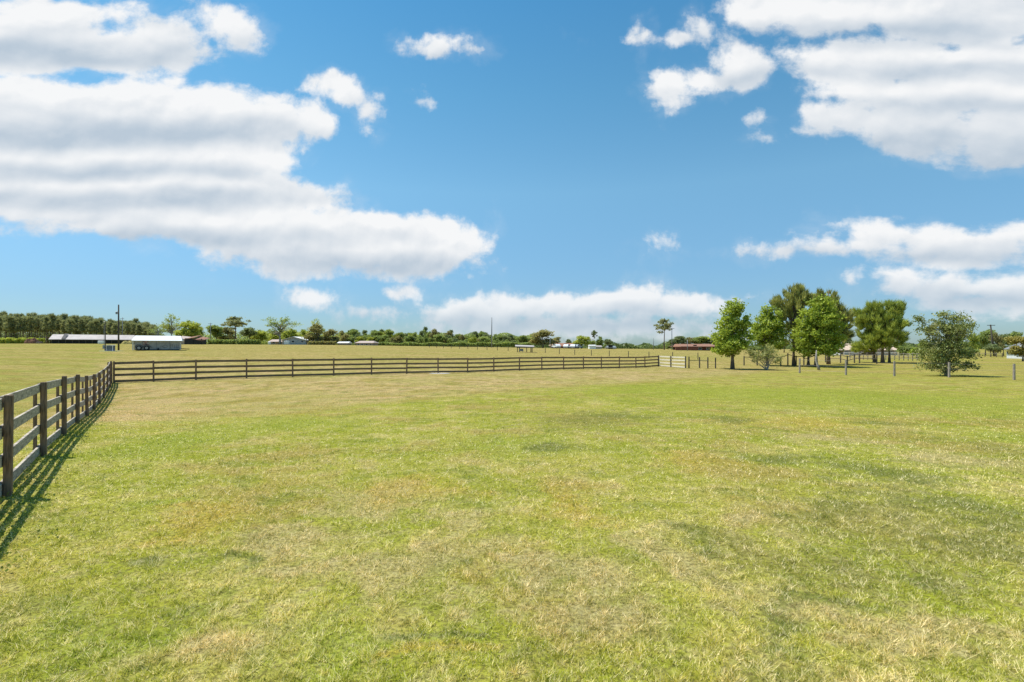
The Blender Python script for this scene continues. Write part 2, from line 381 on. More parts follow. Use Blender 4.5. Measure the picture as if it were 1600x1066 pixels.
    c = t.mix(t.m('MULTIPLY', t.ss(mot2, .52, .64), .62), c, t.mix(t.ss(fine, .4, .62), (.12, .155, .02), (.24, .27, .045)))
    grain = t.noise(t.vm('MULTIPLY', P0, (1, .45, 1)), 1.7, 9, .82)
    gm = t.m('MULTIPLY_ADD', t.ss(grain, .32, .68), .62, .66)
    gv = t.n('ShaderNodeCombineXYZ'); [t.put(gv.inputs[q_], gm) for q_ in range(3)]
    c = t.mix(t.ss(sp.outputs[1], 12, 30), c, t.mix(1., c, gv.outputs[0], 'MULTIPLY'))
    lush = msk([(300,685,80,45),(230,800,70,30),(1300,615,360,20),(1050,605,160,12),(620,1000,170,60),(800,700,120,20),(450,660,120,14),(1580,680,60,18),(200,980,160,50)])
    c = t.mix(t.m('MULTIPLY', lush, .7), c, t.mix(t.ss(fine, .4, .65), (.22, .27, .025), (.31, .335, .045)))
    orange = msk([(580,785,110,22),(460,845,90,26),(720,830,70,20),(1180,810,70,16),(1450,1010,170,60),(1040,860,80,40),(1500,720,90,18),(360,1000,150,40),(640,880,150,34),(900,930,110,40),(1300,690,90,10)])
    c = t.mix(t.m('MULTIPLY', orange, .7), c, t.mix(t.ss(fine, .4, .65), (.37, .295, .115), (.46, .38, .185)))
    dk = msk2([(960,652,100,12),(1130,655,60,8),(870,702,70,7),(1230,722,120,14),(1390,750,120,30),(1510,800,150,46),(1300,800,90,26),(1120,850,70,24),(1330,880,120,36),(1560,860,70,60),(1370,660,60,6),(400,880,50,14),(700,960,50,14),(200,900,60,20),(1250,960,90,24)], -.1, .9)
    c = t.mix(t.m('MULTIPLY', dk, .88), c, t.mix(t.ss(fine, .42, .62), (.10, .125, .022), (.19, .21, .05)))
    broad = msk2([(1440,840,230,110),(1200,880,120,70),(1560,700,90,40),(900,660,140,24)], .0, 1.0)
    c = t.mix(t.m('MULTIPLY', broad, .72), c, t.mix(t.ss(fine, .42, .6), (.125, .13, .024), (.30, .27, .07)))
    gold = msk2([(640,770,120,24),(900,790,90,30),(1090,720,90,16),(300,820,90,26),(700,1010,90,34),(1250,660,120,12)], -.1, .9)
    c = t.mix(t.m('MULTIPLY', gold, .6), c, t.mix(t.ss(fine, .42, .6), (.33, .22, .035), (.47, .36, .07)))
    t.L.new(c, o.inputs[0]); t.put(o.inputs[1], t.m('ADD', t.m('MULTIPLY', sm, .6), t.m('MULTIPLY', fine, .4)))
    return g
LG = lawn_group()
def lawn_mat(name, blades):
    m_, t = mat(name); g = t.n('ShaderNodeGroup'); g.node_tree = LG; c = g.outputs[0]
    if blades:
        a = t.n('ShaderNodeAttribute'); a.attribute_name = 'tint'; f = a.outputs['Fac']
        c = t.mix(t.ss(f, .0, .55), t.mix(.85, c, (.075, .10, .014)), c)
        c = t.mix(t.ss(f, .68, 1.), c, t.mix(.6, c, (.68, .60, .38)))
        c = t.mix(1., c, (2.02, 1.94, 1.95), 'MULTIPLY')
        d = t.n('ShaderNodeBsdfDiffuse'); tr = t.n('ShaderNodeBsdfTranslucent'); t.put(d.inputs[0], c); t.put(tr.inputs[0], c)
        mx = t.n('ShaderNodeMixShader'); mx.inputs[0].default_value = .42
        t.L.new(d.outputs[0], mx.inputs[1]); t.L.new(tr.outputs[0], mx.inputs[2]); t.L.new(mx.outputs[0], t.o.inputs[0])
    else:
        geo = t.n('ShaderNodeNewGeometry'); P0 = geo.outputs['Position']
        n = t.noise(P0, 26, 5, .75); n2 = t.noise(P0, 5, 5, .7)
        c = t.mix(t.m('MULTIPLY', t.ss(n, .36, .52), -1.), c, c) if False else c
        c = t.mix(t.m('MULTIPLY', t.m('SUBTRACT', 1., t.ss(n, .36, .60)), .8), c, (.085, .07, .026))
        c = t.mix(t.m('MULTIPLY', t.ss(n2, .52, .68), .25), c, (.52, .46, .22))
        d = t.n('ShaderNodeBsdfDiffuse'); t.put(d.inputs[0], c)
        b = t.n('ShaderNodeBump'); b.inputs['Strength'].default_value = .7; b.inputs['Distance'].default_value = .05
        t.put(b.inputs['Height'], t.m('ADD', t.m('MULTIPLY', n2, 1.), t.m('MULTIPLY', n, .35))); t.L.new(b.outputs[0], d.inputs['Normal'])
        t.L.new(d.outputs[0], t.o.inputs[0])
    return m_

# ------------------------------------------------------------------ ground: one sheet out to the horizon
rr = np.concatenate([[0.01], np.geomspace(.8, 4200, 170)]); NA = 288
an = np.linspace(0, 2*np.pi, NA, endpoint=False)
GX = (rr[:, None]*np.sin(an)[None]).ravel(); GY = (rr[:, None]*np.cos(an)[None]).ravel(); GZ = H(GX, GY)
fs = []
for i in range(len(rr)-1):
    for j in range(NA): k = (j+1) % NA; fs.append((i*NA+j, (i+1)*NA+j, (i+1)*NA+k, i*NA+k))
me = bpy.data.meshes.new('ground'); me.from_pydata(np.stack([GX, GY, GZ], 1).tolist(), [], fs)
me.polygons.foreach_set('use_smooth', [True]*len(fs)); me.materials.append(lawn_mat('turf_soil', False)); me.update()
link('ground', me, kind='structure')

# ------------------------------------------------------------------ grass blades
rng = np.random.default_rng(7)
def blades(N, py0, py1, hmin, hmax, wmin, wk, spread=1.1):
    py = py0+(py1-py0)*rng.uniform(0, 1, N)**1.25; Y = F*CZ/(py-HZ)
    X = rng.uniform(-spread, spread, N)*(Y+.3)
    # uneven tufting: smooth pseudo random fields from a few waves in turned directions
    def waves(f, sd):
        q_ = np.random.default_rng(sd); a_ = 0.
        for _ in range(9):
            th_ = q_.uniform(0, 6.283); fr = f*q_.uniform(.55, 1.9); a_ = a_+np.sin(fr*(X*np.cos(th_)+Y*np.sin(th_))+q_.uniform(0, 6.283)+1.3*np.sin(fr*.37*(Y*np.cos(th_)-X*np.sin(th_))))
        return a_/9**.5
    t1, t2 = waves(26., 3), waves(9., 4)
    keep = rng.random(N) < np.clip(.62+.26*t1+.12*t2+.34*waves(75., 5), .06, 1)
    X, Y, t1, t2 = X[keep], Y[keep], t1[keep], t2[keep]; N = len(X)
    ca = np.round((X/(Y+.5)+rng.normal(0, .0022, N))/.0075); cb = np.round((np.log(Y)+rng.normal(0, .004, N))/.014)
    hc = np.sin(ca*12.9898+cb*78.233)*43758.5453; hc -= np.floor(hc)
    kp_ = rng.random(N) < np.where(hc < .30, .12, 1.); X, Y, t1, t2, hc = X[kp_], Y[kp_], t1[kp_], t2[kp_], hc[kp_]; N = len(X)
    hs = np.clip(.5+.28*t1+.18*t2, .05, 1.1); hs2 = np.clip(.5+.3*waves(14., 9), 0, 1)
    Z = H(X, Y)
    hh = rng.uniform(hmin, hmax, N)*(.55+.9*hs)
    ww = np.maximum(wmin, wk*Y)*rng.uniform(.6, 1.3, N)
    fade = np.clip(1-(Y-10)/26, .25, 1); hh *= .5+.5*fade
    th = rng.uniform(0, 2*np.pi, N); le = rng.normal(0, .7, (N, 2))
    dx, dy = np.cos(th)*ww/2, np.sin(th)*ww/2
    base = np.stack([X, Y, Z-.004], 1); s_ = np.stack([dx, dy, np.zeros(N)], 1)
    tip = base+np.stack([le[:, 0]*hh, le[:, 1]*hh, hh], 1)
    v = np.stack([base-s_, base+s_, tip], 1).reshape(-1, 3)
    tint = np.clip(rng.uniform(0, 1, N)+(hs2-.5)*.3+(hc-.5)*.95, 0, 1); tint = .5+(tint-.5)*fade
    return v, tint
sets = [blades(860000, 592, 1130, .014, .040, .0058, .0015), blades(12000, 620, 1130, .04, .085, .0045, .001)]
v = np.concatenate([s[0] for s in sets]); tt = np.concatenate([s[1] for s in sets])
me = np_mesh('grass', v, 3, len(tt), tt, [lawn_mat('grass_blades', True)])
link('grass', me, label='short yellow green grass blades covering the mown lawn', cat='grass', kind='stuff')
# clover and broad weeds in the strip below the left fence
N = 9000; t_ = rng.uniform(-3.5, 30, N); o_ = rng.normal(.18, .22, N)
o_ = np.where(o_ < -.3, .3, o_)
X = -6.62-.59*t_+.81*o_; Y = 6.73+.81*t_+.59*o_
nz = np.sin(X*3.1+1.3)*np.sin(Y*2.3)+rng.normal(0, .5, N); kp = (nz > -.1); X, Y = X[kp], Y[kp]; N = len(X)
Cc = np.stack([X, Y, H(X, Y)+rng.uniform(.01, .09, N)], 1)
def rand_unit(n): u = rng.normal(size=(n, 3)); return u/np.linalg.norm(u, axis=1, keepdims=True)
def quads(C, s, el_=1.5, up=0., out_dir=None):
    n = len(C); nn = rand_unit(n)
    if out_dir is not None: nn = nn+out_dir
    nn[:, 2] += up; nn /= np.linalg.norm(nn, axis=1, keepdims=True)
    a = np.cross(nn, rand_unit(n)); a /= np.linalg.norm(a, axis=1, keepdims=True)+1e-9; b = np.cross(nn, a)
    s = np.broadcast_to(np.asarray(s, float), (n,))[:, None]
    return np.stack([C+a*s*el_/2, C+b*s/2, C-a*s*el_/2, C-b*s/2], 1).reshape(-1, 3)
me = np_mesh('clover', quads(Cc, rng.uniform(.012, .032, N), 1.1, .6), 4, N, rng.uniform(0, 1, N), [leaf_mat('clover_leaf', (.14, .19, .03), (.30, .35, .08), .3)])
link('clover', me, label='low clover and broad leaved weeds along the foot of the left fence', cat='weeds', kind='stuff')

# ------------------------------------------------------------------ boarded paddock fences
POSTH = 1.34
def board_fence(name, stations, label, nrm, board_m, post_m, zb=(1.22, .845, .47, .11), post_w=.098, batten=True, group=None, bh=.15, wobble=.02):
    rs = random.Random(len(label)); base = Vector((*stations[0], h1(*stations[0])))
    r = empty(name, base, label=label, cat='fence', group=group)
    nrm = Vector((*nrm, 0)).normalized(); T = [Vector((x, y, h1(x, y))) for x, y in stations]
    rz = math.atan2(nrm.y, nrm.x)
    for i, p in enumerate(T):
        hh = POSTH+rs.uniform(-.02, .02)
        MB().box((0, 0, hh/2-.15), (post_w*.9, post_w, hh+.3), rz=rz).build('post', post_m, r, bevel=.012, loc=p-base+nrm*(post_w*.45+.021)).rotation_euler = (rs.uniform(-.012, .012), rs.uniform(-.012, .012), 0)
        if batten: MB().box((0, 0, .6), (.045, .10, 1.30), rz=rz).build('back_batten', post_m, r, bevel=.006, loc=p-base-nrm*.046)
    for a, b in zip(T[:-1], T[1:]):
        d = (b-a).normalized()
        for z in zb:
            za, zb_ = z+rs.uniform(-wobble, wobble), z+rs.uniform(-wobble, wobble)
            A_ = a-base+Vector((0, 0, za))+d*.004; B_ = b-base+Vector((0, 0, zb_))-d*.004
            MB().beam((0, 0, 0), B_-A_, .038, bh).build('rail', board_m, r, bevel=.005, loc=A_)
    return r
LS = [(-6.69-1.78*k, 6.70+2.46*k) for k in range(-2, 10)]
LS.append((-24.6, 31.3))
board_fence('paddock_fence', LS, 'four board fence with grey boards and thick brown posts running along the left edge', (.81, .59), M['board'], M['post'])
def on_line(px):                       # where the back fence passes photo column px
    s = (px-800)/F; t = (s*31.3+24.6)/(.8-.6*s); return (-24.6+.8*t, 31.3+.6*t)
BP = [184, 240, 306, 385, 457, 521, 580, 635, 684, 730, 771, 811, 846, 880, 911, 939, 967, 993, 1007, 1028]
BS = [(-24.45, 31.45)]+[on_line(p) for p in BP[1:]]
board_fence('paddock_fence', BS, 'long brown four board fence crossing the middle of the field from the corner post', (.6, -.8), M['boardb'], M['post'], batten=False)
MB().box((-24.5, 31.2, .55), (.24, .24, 1.7), rz=.64).build('corner_post', M['post'], bevel=.015)
cp = bpy.data.objects['corner_post']; cp.data.transform(Matrix.Translation((24.5, -31.2, 0))); cp.location = (-24.5, 31.2, h1(-24.5, 31.2)-.1)
tag(cp, 'thick brown corner post where the left fence meets the long fence', 'post')
e0 = on_line(1028); GS = [(e0[0]+.12, e0[1]-.12), (gx(1049, 60.6), 60.6), (gx(1072, 57.6), 57.6)]
board_fence('paddock_fence', GS, 'short run of cream new boards at the right end of the long brown fence', (-.98, -.2), M['cream'], M['darkpost'], batten=False, post_w=.12)

def post_obj(px, Y, top_py, m_, wd=.12, name='post', parent=None, base=None, tilt=0):
    p = at(px, Y); hh = zat(top_py, Y)-p.z
    mb = MB().tube([(0, 0, -.2), (0, 0, hh*.5), (tilt*.4, 0, hh)], [wd/2*1.05, wd/2, wd/2*.95], 8)
    o = mb.build(name, m_, parent, loc=p-(base if base is not None else Vector((0, 0, 0)))); return o, p, hh
def wire_fence(name, items, m_, label, cat='fence', wires=(), wd=.12, wm=None, rad=.006, group=None):
    base = at(items[0][0], items[0][1]); r = empty(name, base, label=label, cat=cat, group=group); tops = []
    for px, Y, tp in items:
        o, p, hh = post_obj(px, Y, tp, m_, wd, 'post', r, base); tops.append((p-base, hh))
    for f in wires:
        for (a, ha), (b, hb) in zip(tops[:-1], tops[1:]):
            A_, B_ = a+Vector((0, -wd*.5-rad, ha*f)), b+Vector((0, -wd*.5-rad, hb*f))
            mid = (A_+B_)/2-Vector((0, 0, .015))
            MB().tube([Vector((0, 0, 0)), mid-A_, B_-A_], [rad]*3, 5).build('wire' if rad < .02 else 'rail', wm or M['wire'], r, loc=A_)
    return r
wire_fence('rail_fence', [(1076.5, 57.9, 557.5), (1093, 58.6, 558), (1106, 58, 558.2)], M['darkpost'], 'dark posts joined by one thin rail right after the cream boards', wires=(.68,), wd=.155, wm=M['darkpost'], rad=.035)
o, p, hh = post_obj(1118, 58.5, 559, M['darkpost'], .15, 'fence_post'); tag(o, 'lone dark post left of the first leafy tree', 'post')
far_px = [671, 682, 693, 705, 718, 731, 746, 761, 777, 794, 811.5, 831, 852, 874, 898, 924, 952, 982, 1014, 1051, 1090.5]
items = []
for i, px in enumerate(far_px):
    s = (px-800)/F   # straight line from (-24,152) to (29,80)
    ax, ay, bx, by = -24.5, 152., 29.1, 80.; t = (s*ay-ax)/((bx-ax)-s*(by-ay)); Y = ay+t*(by-ay)
    x = ax+t*(bx-ax); items.append((px, Y, HZ-(h1(x, Y)+1.08-CZ)*F/Y))
wire_fence('wire_fence', items, M['darkpost'], 'far row of thin wire fence posts running across the pasture behind the long fence', wires=(.85, .45), wd=.13, rad=.004)
wire_fence('wire_fence', [(1249.5, 50.5, 560), (1321.8, 48, 562.2), (1397.5, 46.5, 564.5), (1483, 43.5, 566), (1584.5, 41, 568.5), (1712, 38.5, 571)], M['palepost'],
           'pale grey posts with thin wires crossing the lawn on the right', wires=(.9, .55, .2), wd=.17, rad=.006)
wire_fence('corral_fence', [(1162.6, 66, 556.5), (1183, 66, 557), (1220, 67, 557), (1231, 67.5, 552), (1244, 67, 556), (1256, 67.5, 554.5), (1263.5, 67, 555)], M['darkpost'],
           'dark corral posts and top rail between the shrub and the tall pine', wires=(.9,), wd=.16, wm=M['darkpost'], rad=.045)
wire_fence('corral_fence', [(1290, 76, 554), (1313.4, 74, 554), (1324, 68, 556), (1335, 74, 553), (1343, 73, 552.5), (1370, 72, 553)], M['darkpost'],
           'dark corral posts with rails left of the bushy pine', wires=(.9, .5), wd=.17, wm=M['darkpost'], rad=.045)
it = [(1328+7*i, 88-.3*i, 551.5+(i % 2)*.8) for i in range(17)]
wire_fence('rail_fence', it, M['palepost'], 'pale weathered picket and rail fence behind the bushy pine', wires=(.92, .6, .3), wd=.12, wm=M['palepost'], rad=.04)
it = [(1318+9*i, 112, 550) for i in range(15)]
wire_fence('rail_fence', it, M['palepost'], 'farther pale rail fence in front of the tan roofed house', wires=(.9, .6, .3), wd=.14, wm=M['stone'], rad=.07)
it = [(1512+9*i, 112, 551.5) for i in range(7)]
wire_fence('rail_fence', it, M['darkpost'], 'low dark rail fence left of the white house at the right edge', wires=(.9, .5), wd=.13, wm=M['palepost'], rad=.045)

# ------------------------------------------------------------------ trees
def finish_crown(V_, k, tint, m_): return np_mesh('crown', V_, k, len(tint), tint, [m_])
def crown_leaves(lobes, n_cl, per, cl_r, leaf, m_, up=.35, shell=.5, elong=1.5, inner=.12):
    """lobes: (x,y,z,rx,ry,rz). clumps of leaves spread through each lobe's volume"""
    vol = np.array([l[3]*l[4]*l[5] for l in lobes])**.8; pr = vol/vol.sum()
    idx = rng.choice(len(lobes), n_cl, p=pr); L = np.array(lobes)[idx]
    u = rand_unit(n_cl); rad = rng.uniform(0, 1, n_cl)**shell; rad = np.where(rng.random(n_cl) < .12, rad*1.13, rad)
    C = L[:, :3]+u*rad[:, None]*L[:, 3:]
    cr = cl_r*rng.uniform(.6, 1.35, n_cl)
    K = rng.poisson(per, n_cl)+3; ci = np.repeat(np.arange(n_cl), K); n = len(ci)
    off = rng.normal(size=(n, 3))*np.array([1, 1, .7])*.55*cr[ci][:, None]
    P_ = C[ci]+off
    od = off/(np.linalg.norm(off, axis=1, keepdims=True)+1e-9)*.6
    ct = rng.normal(.5, .22, n_cl); tint = np.clip(ct[ci]+rng.normal(0, .14, n), 0, 1)
    return quads(P_, leaf*rng.uniform(.6, 1.35, n), elong, up, od), tint, C
def crown_needles(C, D_, per, ln, wd):
    """tufts of needles fanning from C about direction D_"""
    n_cl = len(C); ci = np.repeat(np.arange(n_cl), per); n = len(ci)
    d = rand_unit(n)*.6+D_[ci]; d /= np.linalg.norm(d, axis=1, keepdims=True)
    s_ = np.cross(d, rand_unit(n)); s_ /= np.linalg.norm(s_, axis=1, keepdims=True)+1e-9
    L_ = (ln*rng.uniform(.6, 1.2, n))[:, None]; b = C[ci]+rand_unit(n)*ln*.28
    W2 = wd*rng.uniform(.7, 1.3, n)[:, None]
    v_ = np.stack([b-s_*W2/2, b+s_*W2/2, b+d*L_], 1).reshape(-1, 3)
    ct = rng.normal(.5, .25, n_cl); return v_, np.clip(ct[ci]+rng.normal(0, .15, n), 0, 1)
def limbs(mb, trunk_top, C, n, r0, seg=5, z0=.3, base_z=0., sag=.12):
    sel = rng.choice(len(C), min(n, len(C)), replace=False)
    for i in sel:
        e = Vector(C[i]); zz_ = base_z+(e.z-base_z)*rng.uniform(.35, .75); zz_ = min(zz_, trunk_top.z*.97)
        f = max(0., min(1., zz_/max(trunk_top.z, .01))); s0 = Vector((trunk_top.x*f, trunk_top.y*f, zz_))
        m1 = s0.lerp(e, .5)+Vector((rng.normal(0, .1), rng.normal(0, .1), rng.normal(0, .1)))*(e-s0).length+Vector((0, 0, -sag*(e-s0).length))
        mb.tube([s0, m1, e], [r0*(1-f*.6), r0*.55*(1-f*.5), r0*.15], seg, cap=False)
def trunk_mb(pts_, r0, r1, seg=9):
    n = len(pts_); rad = [r0*1.35]+[r0+(r1-r0)*i/(n-1) for i in range(1, n)]
    return MB().tube(pts_, rad, seg)
LM = {
 'bright': leaf_mat('bright_maple_leaf', (0.165, 0.235, 0.030), (0.480, 0.560, 0.085), .45),
 'mid': leaf_mat('mid_green_leaf', (0.18, 0.24, 0.07), (0.44, 0.51, 0.16), .48, .2),
 'yellow': leaf_mat('yellow_green_leaf', (0.24, 0.29, 0.05), (0.54, 0.58, 0.11), .48, .2),
 'olive': leaf_mat('olive_leaf', (0.19, 0.19, 0.075), (0.44, 0.41, 0.16), .45, .2, warm=(0.367, 0.271, 0.123)),
 'dark': leaf_mat('dark_oak_leaf', (0.12, 0.16, 0.075), (0.31, 0.36, 0.15), .42, .15),
 'pine': leaf_mat('pine_needles', (0.19, 0.21, 0.055), (0.56, 0.54, 0.17), .25, .12),
 'brightpine': leaf_mat('yellow_green_pine_needles', (0.17, 0.22, 0.04), (0.52, 0.57, 0.12), .3, .1),  # yellower green needles of the bushy pine group
 'farpine': leaf_mat('far_pine_needles', (0.17, 0.19, 0.10), (0.42, 0.43, 0.20), .42, .15),
 'shrub': leaf_mat('pale_shrub_leaf', (0.245, 0.280, 0.105), (0.595, 0.578, 0.228), .42),
 'bush': leaf_mat('broad_bush_leaf', (0.13, 0.165, 0.045), (0.42, 0.45, 0.15), .3, warm=(0.333, 0.298, 0.140)),
 'rusty': leaf_mat('orange_green_leaf', (0.20, 0.19, 0.05), (0.52, 0.44, 0.12), .3),
}
def px_tree(name, px, Y, lobes_px, m_, n_cl, per, cl_r, leaf, label, trunk=None, tr=.14, bark='bark', lim=26, top_py=None, cat='tree', needles=False, lean=0, ry=1., extra_trunks=(), shell=.45, ln=.72, wd=.085):
    """crown lobes are given by what they cover in the photograph, converted to metres at distance Y"""
    base = at(px, Y); r = empty(name, base, label=label, cat=cat); k = Y/F
    lobes = [((x-px)*k, rng.uniform(-.15, .15)*rx*k, zat(y, Y)-base.z, rx*k, rx*k*ry, rz*k) for x, y, rx, rz in lobes_px]
    topz = (zat(top_py, Y)-base.z) if top_py else max(l[2] for l in lobes)
    tt_ = Vector((lean, 0, topz))
    mb = trunk_mb([(0, 0, -.2), (lean*.1, 0, topz*.15), (lean*.4+tr*.3, .05, topz*.45), (lean*.75-tr*.3, 0, topz*.75), tt_], tr, tr*.18)
    if needles:
        idx = rng.choice(len(lobes), n_cl, p=np.array([l[3]*l[5] for l in lobes])/sum(l[3]*l[5] for l in lobes)); L = np.array(lobes)[idx]
        u = rand_unit(n_cl); C = L[:, :3]+u*(rng.uniform(0, 1, n_cl)**shell)[:, None]*L[:, 3:]
        D_ = C-np.array([0, 0, topz*.45]); D_ /= np.linalg.norm(D_, axis=1, keepdims=True); D_ = D_*.6; D_[:, 2] += .75
        V_, tint_ = crown_needles(C, D_, per, ln, wd); kk = 3
    else:
        V_, tint_, C = crown_leaves(lobes, n_cl, per, cl_r, leaf, m_, shell=shell); kk = 4
    limbs(mb, tt_, C, lim, tr*.45, base_z=topz*.12)
    for dx, rr_ in extra_trunks:
        mb.tube([(0, 0, -.05), (dx*.3, .05, topz*.3), (dx, 0, topz*.85)], [rr_, rr_*.8, rr_*.2], 7, cap=False)
    mb.build('trunk', M[bark], r, smooth=True)
    link('crown', finish_crown(V_, kk, tint_, m_), r)
    return r
# near cluster on the right
px_tree('leafy_tree', 1144.5, 58, [(1146,490,15,20),(1140,515,22,22),(1158,520,20,24),(1143,540,27,16),(1163,500,9,11),(1128,528,14,14),(1150,478,11,11),(1125,545,11,10)], LM['bright'], 250, 38, .42, .17,
        'bright green leafy tree standing alone nearest the cream boards', tr=.21, top_py=474)
px_tree('leafy_tree', 1199, 66, [(1200,497,17,18),(1200,520,25,20),(1214,512,16,20),(1186,520,15,16),(1208,536,22,11)], LM['bright'], 230, 36, .45, .18,
        'round bright green tree directly behind the pale shrub', tr=.16, top_py=484)
px_tree('pine_tree', 1240, 67, [(1243,467,22,15),(1262,468,12,10),(1213,476,9,9),(1232,482,20,14),(1250,492,20,10),(1222,498,12,10),(1240,512,20,9),(1246,455,10,6)], LM['pine'], 250, 40, .5, .15,
        'tallest pine with open see through crown behind the leafy trees', tr=.19, bark='pinebark', top_py=444, needles=True, lim=60, shell=.7)
px_tree('pine_tree', 1294.5, 70, [(1300,478,20,20),(1308,500,20,22),(1318,520,10,11),(1280,467,12,10),(1302,535,18,12),(1325,527,6,6)], LM['pine'], 260, 40, .5, .15,
        'dark pine showing behind the right side of the largest bright tree', tr=.22, bark='pinebark', top_py=455, needles=True, lim=50, shell=.6)
px_tree('leafy_tree', 1275, 64, [(1284,480,20,20),(1272,500,26,20),(1290,505,24,22),(1264,525,24,18),(1290,530,28,20),(1276,545,30,11),(1302,540,14,12)], LM['bright'], 420, 38, .46, .18,
        'largest bright green leafy tree in front of the two pines', tr=.2, top_py=468, lim=40)
px_tree('leafy_tree', 1263, 68, [(1255,530,14,14),(1262,540,15,10)], LM['mid'], 60, 34, .45, .17, 'slim dark trunked tree just left of the largest bright tree', tr=.19, top_py=528, lim=12)
b = at(1280, 57); mb = MB().tube([(0, 0, -.1), (-.16, 0, .45), (-.34, .05, 1.15), (-.3, 0, 2.2)], [.17, .12, .10, .05], 8)
o = mb.build('tree_stump', M['palebark'], smooth=True, loc=b); tag(o, 'short pale leaning trunk in front of the largest bright tree', 'trunk')
px_tree('pine_tree', 1366, 76, [(1350,500,17,16),(1362,520,22,18),(1344,545,12,9),(1358,540,20,12),(1340,492,8,8)], LM['brightpine'], 230, 40, .5, .15,
        'left stem of the bushy pine group with low yellow green branches', tr=.2, bark='pinebark', top_py=500, needles=True, lim=36, shell=.55)
px_tree('pine_tree', 1379, 75, [(1378,491,24,14),(1380,508,32,18),(1366,482,12,9),(1378,530,28,16),(1392,480,12,10)], LM['brightpine'], 330, 40, .5, .15,
        'middle and tallest stem of the bushy pine group', tr=.24, bark='pinebark', top_py=478, needles=True, lim=46, shell=.55)
px_tree('pine_tree', 1389.5, 76.5, [(1400,490,12,12),(1403,508,14,12),(1410,528,8,6),(1396,525,14,10),(1408,482,6,7)], LM['brightpine'], 170, 40, .48, .15,
        'right stem of the bushy pine group nearest the spreading bush', tr=.17, bark='pinebark', top_py=486, needles=True, lim=30, shell=.6)
px_tree('shrub', 1199, 56.5, [(1197,556,14,9),(1180,556,14,10),(1172,550,10,7),(1210,555,12,10),(1202,546,16,6),(1214,566,6,6)], LM['shrub'], 120, 26, .3, .085,
        'wispy pale yellow green shrub with many bare stems', tr=.06, bark='palebark', top_py=556, lim=70, cat='shrub', extra_trunks=((-1.1, .05), (.7, .05), (-1.9, .05), (.3, .06), (-.6, .05), (-2.4, .035)))
px_tree('spreading_bush', 1478, 46, [(1478,512,24,18),(1455,515,20,18),(1500,520,20,18),(1480,545,36,22),(1455,550,20,20),(1505,550,22,14),(1470,572,26,12),(1512,570,14,8),(1446,574,12,6),(1512,508,10,5),(1440,500,8,6),(1475,492,14,7),(1496,497,14,7)],
        LM['bush'], 430, 24, .36, .11, 'big spreading dark green bush tree behind a pale post on the right', tr=.12, top_py=520, lim=110, cat='bush', extra_trunks=((-1.2, .07), (1.2, .07), (-.6, .08), (.7, .07), (1.9, .05), (-1.8, .05)), shell=.6)

